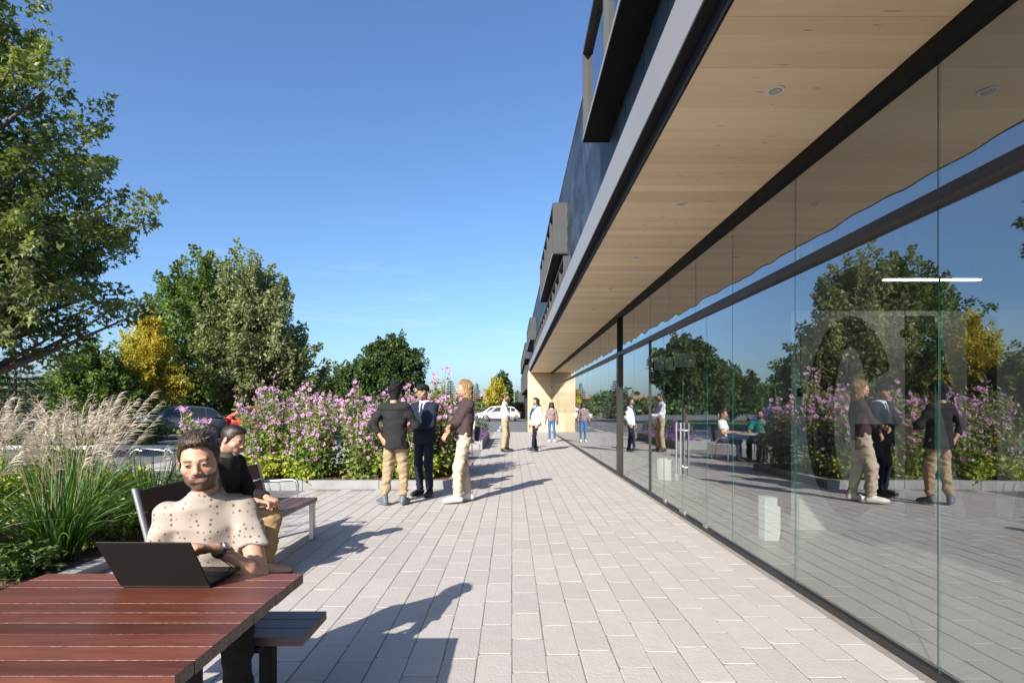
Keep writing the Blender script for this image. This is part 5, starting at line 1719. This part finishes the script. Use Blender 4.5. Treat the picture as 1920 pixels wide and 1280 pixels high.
    if t.get('mat'):
        mesh_np(t.get('name', 'shirt'), V, F, t['mat'], e, smooth=True)
    else:
        C = np.tile(t['col'], (len(V), 1)).astype(float)
        q = V - N
        lx = q @ lat; lz = q @ u; ly = q @ fw
        if t.get('vee'):
            vee, tie = t['vee']
            mk = (ly > 0) & (np.abs(lx) < .006 + .16 * (lz + .26)) & (lz > -.26)
            C[mk] = vee
            if tie is not None: C[mk & (np.abs(lx) < .022)] = tie
        if t.get('placket') is not None:
            C[(ly > 0) & (np.abs(lx) < .006)] = t['placket']
        if t.get('yoke') is not None:
            C[(np.abs(lz + .10) < .008) & (ly < 0)] = t['yoke']
        mesh_np(t.get('name', 'shirt'), V, F, 'cloth', e, smooth=True, col=C)
    # --- neckband of a tee
    if t.get('band'):
        ringp = [N + u * (t.get('collar', 0) - .006 + .004) + lat * .0655 * math.sin(2 * math.pi * i / 20) + fw * .0655 * math.cos(2 * math.pi * i / 20) - u * .012 * math.cos(2 * math.pi * i / 20) for i in range(21)]
        MB().tube(ringp, .0075, 8, caps=False).build('neckband', t['band'], e, smooth=True)
    # --- collar
    if t.get('shirt_collar') is not None:
        mb = MB(); cc = t['shirt_collar']
        n_ = 18; ring = []
        for zz, rr in ((.0, .072), (.045, .064), (.05, .067), (.012, .086)):
            for i in range(n_):
                a_ = 2 * math.pi * i / n_
                ring.append(N + u * (zz - .008 - .012 * math.cos(a_)) + lat * rr * math.sin(a_) + fw * (rr * math.cos(a_) * .95 - .0))
        ff = [(r_ * n_ + i, r_ * n_ + (i + 1) % n_, (r_ + 1) * n_ + (i + 1) % n_, (r_ + 1) * n_ + i) for r_ in range(3) for i in range(n_)]
        mesh_np('collar', np.array(ring), np.array(ff), 'cloth', e, smooth=True, col=np.tile(cc, (len(ring), 1)))
    # --- shoes
    sc = fit['shoes']
    for key in ('L', 'R'):
        an = legs[key][2]
        f = pose.get('f' + key); f = V3(*(f if f is not None else (.18 if key == 'L' else -.18, -1, 0))); f[2] = 0; f /= np.linalg.norm(f)
        lift = an[2] - .09
        S = Sdf(an - .30, an + .30, .006)
        g0 = an - V3(0, 0, .09)
        S.cone(g0 - f * .045 + V3(0, 0, .040), g0 + f * .12 + V3(0, 0, .034), .040, .047, .02)
        S.cone(g0 + f * .10 + V3(0, 0, .034), g0 + f * .185 + V3(0, 0, .028), .045, .034, .02)
        S.cone(g0 + f * .05 + V3(0, 0, .06), an - f * .02 + V3(0, 0, -.0), .040, .042, .03)
        S.cone(an - f * .015 - V3(0, 0, .03), an - f * .012 + V3(0, 0, fit.get('boot', .012)), .045, .045, .02, cap_b=True)
        S.cut((0, 0, -1), -(g0[2] + .001))
        V, F = S.mesh()
        C = np.tile(sc[0], (len(V), 1)).astype(float)
        C[V[:, 2] < g0[2] + .022] = sc[1]
        top_ = (V - g0) @ f
        if len(sc) > 2: C[(top_ > .05) & (top_ < .12) & (V[:, 2] > g0[2] + .062) & (np.abs(((top_ * 90) % 1) - .5) < .25)] = sc[2]
        mesh_np('shoe', V, F, 'leather', e, smooth=True, col=C)
    e_info = dict(e=e, P=P, N=N, u=u, lat=lat, fw=fw, arms=arms, legs=legs, hc=hc, HR=HR)
    return e_info

LIGHT = (.52, .30, .205); TAN = (.42, .235, .15); DARKSKIN = (.085, .045, .03)
HB = np.array((.03, .018, .012))
# 1 the man at the laptop
i1 = person('smiling bearded man in printed beige tee typing on the laptop', (-1.43, 2.70, .024), 15,
    dict(pelvis=(0, 0, .535), neck=(.0, -.16, 1.035), hoff=(-.015, -.05, .145), head=(5, 10, -5), twist=-3, shw=.160, shdrop=.112,
         wL=(.09, -.37, .825), wR=(-.19, -.33, .80), eL=(.55, .4, -.8), eR=(-.22, .5, -.85),
         hL=((-.75, -.55, -.15), (.0, -.1, -1), .30), hR=((.25, -.85, -.08), (0, -.1, -1), .30),
         aL=(.20, -.45, .09), aR=(-.14, -.50, .09), kL=(.15, -1, .8), kR=(-.15, -1, .8)),
    dict(top=dict(mat='tee_print', name='shirt', sleeve=.27, sr=.056, slim=.93, hem=-.02, fold=.0075, ff=26, res=.0065, bulk=.0, collar=-.003, band='tee_plain'),
         trousers=dict(col=(.012, .012, .013), w=.95, fold=.004), shoes=((.02, .02, .02), (.03, .03, .03))),
    dict(skin=LIGHT, haircol=HB, hair='quiff', hairmat='hair_brown', beard=.86, smile=1.0, gaze=-.001, strands=5200, slen=.03), h=.0085, hh=.0026)
# his watch
a, b, c = i1['arms']['L']
ax_ = (c - b) / np.linalg.norm(c - b); wc = c - ax_ * .015
mb = MB()
ref = np.cross(ax_, V3(0, 0, 1)); ref /= np.linalg.norm(ref); up_ = np.cross(ref, ax_)
ringv = []
for k in range(24):
    t_ = 2 * math.pi * k / 24
    for rr, o_ in ((.0315, -.010), (.034, -.010), (.034, .010), (.0315, .010)):
        ringv.append(wc + ref * math.cos(t_) * rr + up_ * math.sin(t_) * rr * .95 + ax_ * o_)
ff = [(4 * k + j, 4 * ((k + 1) % 24) + j, 4 * ((k + 1) % 24) + (j + 1) % 4, 4 * k + (j + 1) % 4) for k in range(24) for j in range(4)]
ws = MB().add(ringv, ff).build('watch_strap', 'black_rubber', i1['e'])
d3 = (up_ * .8 - V3(0, 1, 0) * .6); d3 -= (d3 @ ax_) * ax_; d3 /= np.linalg.norm(d3); s3 = np.cross(ax_, d3)
fc = [wc + d3 * zz + (ax_ * math.cos(2 * math.pi * k / 20) + s3 * math.sin(2 * math.pi * k / 20)) * rr for zz, rr in ((.030, .018), (.0385, .019), (.040, .016)) for k in range(20)]
ff = [(r_ * 20 + k, r_ * 20 + (k + 1) % 20, (r_ + 1) * 20 + (k + 1) % 20, (r_ + 1) * 20 + k) for r_ in range(2) for k in range(20)] + [tuple(range(40, 60))]
MB().add(fc, ff).build('watch_case', 'satin_alu', i1['e'])

# 2 man on the bench
person('dark haired man in a black shirt sitting on the bench, looking down', (-2.47, 4.70, .024), 82,
    dict(pelvis=(0, 0, .535), neck=(0, -.07, 1.015), hoff=(0, -.07, .13), head=(-4, 20, 0),
         wL=(.08, -.40, .66), wR=(-.08, -.40, .66), hL=((-.3, -.8, -.2), (0, -.2, -1), .5), hR=((.3, -.8, -.2), (0, -.2, -1), .5),
         aL=(.14, -.36, .09), aR=(-.16, -.24, .09), kL=(.1, -1, .8), kR=(-.1, -1, .8)),
    dict(top=dict(col=(.014, .013, .013), sleeve=.95, shirt_collar=(.08, .075, .07), name='shirt'),
         trousers=dict(col=(.30, .21, .11), w=1.0), shoes=((.40, .24, .16), (.12, .08, .06))),
    dict(skin=LIGHT, haircol=HB, hair='crew', hairmat='hair_dark', beard=.55, smile=.6, strands=2600, slen=.018), hh=.0034)

# 3 hooded man from behind
person('man seen from behind in black overshirt and black head wrap, hand on hip', (-1.69, 8.1, .024), 163,
    dict(pelvis=(0, 0, .96), neck=(0, .02, 1.485), head=(6, 8, 0), wL=(.13, .145, .965), wR=(-.12, -.27, 1.10),
         eL=(1, .35, .1), eR=(-.8, .5, -.3), hL=((-.75, .25, -.35), (-.1, -1, 0), .25), hR=((.6, -.6, .2), (.2, .2, -1), .4),
         aL=(.15, .05, .09), aR=(-.10, -.06, .09), fL=(.75, -.5, 0), fR=(.1, -1, 0)),
    dict(top=dict(col=(.020, .020, .021), sleeve=.80, hem=-.13, hemr=.192, bulk=.012, fold=.007, yoke=(.01, .01, .01), name='overshirt', collar=.03),
         trousers=dict(col=(.33, .245, .15), w=1.15, cuff=.056, len=.92, fold=.007), shoes=((.10, .125, .16), (.30, .32, .35)), boot=.035),
    dict(skin=TAN, haircol=HB, cap=('wrap', 'head_wrap', (.010, .010, .011))), scale=1.0)

# 4 suited man
person('smiling man in a dark navy suit and flat cap facing the hooded man', (-1.40, 8.95, .024), -22,
    dict(pelvis=(0, 0, .96), neck=(0, 0, 1.49), head=(-6, 4, 4), wL=(.00, -.26, 1.10), wR=(-.12, -.27, 1.14),
         eL=(.8, .4, -.4), eR=(-.8, .4, -.4), hL=((-.75, -.5, .1), (.1, .5, .2), .5), hR=((.7, -.4, 0), (-.1, .6, .3), .5),
         aL=(.12, -.04, .09), aR=(-.10, .03, .09)),
    dict(top=dict(col=(.013, .018, .033), sleeve=.97, hem=-.12, hemr=.185, bulk=.012, fold=.0035, vee=((.62, .68, .78), (.02, .03, .06)), shirt_collar=(.6, .66, .76), name='jacket'),
         trousers=dict(col=(.013, .018, .032), w=1.0, fold=.004), shoes=((.018, .018, .02), (.02, .02, .02))),
    dict(skin=TAN, haircol=np.array((.03, .03, .03)), cap=('flat', 'cap', (.018, .018, .020)), hair='crew', hairmat='hair_black', beard=.35, smile=1.0), scale=1.0, hh=.0036)

# 5 blond man
person('long haired blond man in plum sweater and cream trousers, arms folded', (-.73, 8.35, .024), -76,
    dict(pelvis=(0, .01, .965), neck=(0, .05, 1.49), head=(-6, -4, 0), twist=6, wL=(-.02, -.255, .975), wR=(.15, -.235, 1.10),
         eL=(.7, .7, -.2), eR=(-.6, .3, -.6), hL=((-.5, -.4, -.75), (-.3, .6, .1), .3), hR=((.9, -.1, -.1), (.1, .9, 0), .45),
         aL=(.10, -.10, .09), aR=(-.09, .10, .09), fL=(.05, -1, 0), fR=(-.2, -1, 0)),
    dict(top=dict(col=(.060, .038, .040), sleeve=.96, hem=-.05, hemr=.165, bulk=.006, fold=.005, collar=.045, name='sweater', cuff=.036),
         trousers=dict(col=(.47, .40, .31), w=1.15, fold=.006), shoes=((.72, .70, .66), (.60, .57, .52), (.5, .48, .45))),
    dict(skin=LIGHT, haircol=np.array((.22, .13, .06)), hair='long', hairmat='hair_blond', beard=.5, smile=.5, strands=3000, slen=.045), scale=1.02, hh=.0036)

# 6 white shirt man
person('bearded man in white shirt and khaki trousers standing with joined hands', (-.22, 17.7, .024), 84,
    dict(pelvis=(0, 0, .96), neck=(0, .01, 1.49), head=(0, 0, 0), wL=(.05, -.30, 1.09), wR=(-.05, -.31, 1.08),
         eL=(.5, .8, -.4), eR=(-.5, .8, -.4), hL=((-.3, -.9, .1), (-.8, .2, 0), .7), hR=((.3, -.9, .1), (.8, .2, 0), .7),
         aL=(.11, -.05, .09), aR=(-.11, .04, .09)),
    dict(top=dict(col=(.62, .64, .74), sleeve=.97, hem=.085, hemr=.16, fold=.006, shirt_collar=(.66, .68, .76)),
         trousers=dict(col=(.40, .30, .18), w=1.12, belt=(.02, .012, .008), top=.12), shoes=((.02, .02, .022), (.06, .06, .06))),
    dict(skin=TAN, haircol=HB, hair='crew', hairmat='hair_dark', beard=.9, smile=.4), scale=1.03, h=.014, hh=.005)

# 7 man with the scarf
i7 = person('man with a blue scarf over an untucked white shirt, hand in pocket', (.76, 17.7, .024), -62,
    dict(pelvis=(0, 0, .96), neck=(0, .02, 1.48), head=(-12, 0, 0), wL=(.205, -.04, .90), wR=(-.22, -.08, .90),
         eL=(.5, 1, 0), eR=(-.5, 1, 0), hL=((-.1, -.3, -1), (-1, 0, 0), .3), hR=((.1, -.3, -1), (1, 0, 0), .3),
         aL=(.08, -.16, .09), aR=(-.10, .06, .09), fL=(-.2, -1, 0)),
    dict(top=dict(col=(.66, .70, .74), sleeve=.96, hem=-.10, hemr=.178, bulk=.01, fold=.007, shirt_collar=(.68, .72, .76)),
         trousers=dict(col=(.010, .013, .025), w=.92), shoes=((.03, .035, .045), (.55, .55, .55))),
    dict(skin=LIGHT, haircol=HB, hair='bob', hairmat='hair_dark', beard=.5, smile=.5), scale=.965, h=.014, hh=.005)
N_, u_, la_, fw_ = i7['N'], i7['u'], i7['lat'], i7['fw']
S = Sdf(N_ - V3(.4, .4, .6), N_ + V3(.4, .4, .3), .008)
path = [N_ + la_ * .20 - u_ * .06 - fw_ * .02, N_ + la_ * .11 + u_ * .01 + fw_ * .03, N_ + la_ * .0 - u_ * .12 + fw_ * .135, N_ - la_ * .10 - u_ * .24 + fw_ * .150, N_ - la_ * .13 - u_ * .42 + fw_ * .150]
for a, b in zip(path[:-1], path[1:]): S.cone(a, b, .034, .034, .03)
path = [N_ + la_ * .11 + u_ * .0 + fw_ * .02, N_ + la_ * .06 - fw_ * .085 + u_ * .02, N_ - la_ * .07 - fw_ * .08 + u_ * .01, N_ - la_ * .12 - u_ * .0 + fw_ * .02, N_ - la_ * .07 - u_ * .16 + fw_ * .13]
for a, b in zip(path[:-1], path[1:]): S.cone(a, b, .036, .036, .03)
S.fold(.006, 60, 3)
V, F = S.mesh(); mesh_np('scarf', V, F, 'cloth', i7['e'], smooth=True, col=np.tile((.03, .065, .14), (len(V), 1)))

# 8 walking woman
person('woman in mauve sweater and blue jeans walking by the glass', (1.60, 22.7, .024), 0,
    dict(pelvis=(0, 0, .955), neck=(0, 0, 1.48), head=(0, 4, 0), shw=.16, wL=(.27, -.04, .86), wR=(-.27, -.02, .87),
         eL=(.5, .8, 0), eR=(-.5, .8, 0), hL=((.0, -.2, -1), (-1, 0, 0), .35), hR=((0, -.2, -1), (1, 0, 0), .35),
         aL=(.13, -.10, .09), aR=(-.09, .05, .09), fL=(.1, -1, 0), fR=(-.1, -1, 0)),
    dict(top=dict(col=(.25, .175, .17), sleeve=.97, hem=.0, hemr=.165, bulk=.008, fold=.005, shirt_collar=(.7, .7, .7), name='sweater'),
         trousers=dict(col=(.055, .13, .29), w=.86, fold=.003), shoes=((.75, .74, .72), (.7, .7, .7))),
    dict(skin=DARKSKIN, haircol=np.array((.01, .01, .01)), hair='afro', hairmat='hair_black', female=True), scale=.90, h=.014, hh=.005)

# people and furniture at the cafe table behind the shrubs, seen in the glass
def chair(loc, rz, lab):
    e = empty('cafe_chair', loc, R(rz), label=lab, cat='chair', group='grey cafe chairs on the terrace')
    BX('seat', 'concrete', -.22, .22, -.22, .22, .43, .455, e, bevel=.01)
    o = MB().box(-.22, .22, -.012, .012, 0, .40).build('backrest', 'box_grey', e, bevel=.01, loc=(0, .215, .50)); o.rotation_euler = (R(-10), 0, 0)
    for sx in (-1, 1):
        MB().tube([(sx * .20, -.20, 0), (sx * .19, -.19, .43)], .013, 6).build('leg', 'satin_alu', e)
        MB().tube([(sx * .20, .22, 0), (sx * .19, .19, .43), (sx * .19, .225, .55), (sx * .19, .29, .88)], .013, 6).build('leg', 'satin_alu', e)
def seated(lab, loc, rz, top, trs, hd_, arms_=((.16, -.30, .76), (-.16, -.30, .76))):
    person(lab, loc, rz, dict(pelvis=(0, .02, .545), neck=(0, .02, 1.06), head=hd_.get('turn', (0, 4, 0)), wL=arms_[0], wR=arms_[1],
        hL=((-.4, -.8, -.1), (0, 0, -1), .35), hR=((.4, -.8, -.1), (0, 0, -1), .35), aL=(.14, -.42, .09), aR=(-.14, -.40, .09), kL=(.1, -1, .8), kR=(-.1, -1, .8)),
        dict(top=top, trousers=trs, shoes=((.05, .05, .05), (.1, .1, .1))), hd_, h=.018, hh=.0065)
CT = V3(-1.75, 14.6, .018)
t_ = empty('cafe_table', CT, label='round cafe table on the terrace behind the shrubs, reflected in the glass', cat='table')
MB().lathe([(.02, .70), (.40, .70), (.41, .71), (.41, .73), (.40, .735), (.02, .735)], 32).build('table_top', 'concrete', t_, smooth=True)
MB().tube([(0, 0, .03), (0, 0, .70)], .03, 10).build('pedestal', 'black_metal', t_)
MB().lathe([(.25, 0), (.25, .012), (.04, .03)], 24).build('base', 'black_metal', t_)
for ang, lab, lab2, top, trs, hd_ in (
    (35, 'man in a white tee laughing at the cafe table, seen in the glass', 'grey cafe chair under the man in the white tee', dict(col=(.72, .72, .72), sleeve=.34, sr=.07), dict(col=(.05, .08, .14)), dict(skin=LIGHT, haircol=np.array((.2, .18, .16)), beard=.4, smile=1, hair='crew', hairmat='hair_brown')),
    (130, 'man in a teal tee at the cafe table, seen in the glass', 'grey cafe chair under the man in the teal tee', dict(col=(.03, .23, .19), sleeve=.36, sr=.07), dict(col=(.03, .03, .035)), dict(skin=TAN, haircol=HB, beard=.9, hair='short', hairmat='hair_dark')),
    (240, 'man in a grey shirt with his back to the shrubs at the cafe table', 'grey cafe chair under the man in the grey shirt', dict(col=(.09, .095, .10), sleeve=.5, sr=.07), dict(col=(.14, .12, .09)), dict(skin=LIGHT, haircol=HB, beard=.3, hair='short', hairmat='hair_black'))):
    d_ = V3(math.cos(R(ang)), math.sin(R(ang)), 0)
    p_ = CT + d_ * .72
    rz = math.degrees(math.atan2(-d_[0], d_[1]))       # face the table: (sin, -cos) = -d
    rz = math.degrees(math.atan2(-d_[0], d_[1]))
    seated(lab, tuple(p_), rz, top, trs, hd_)
    chair(tuple(p_ + d_ * .02), rz, lab2)
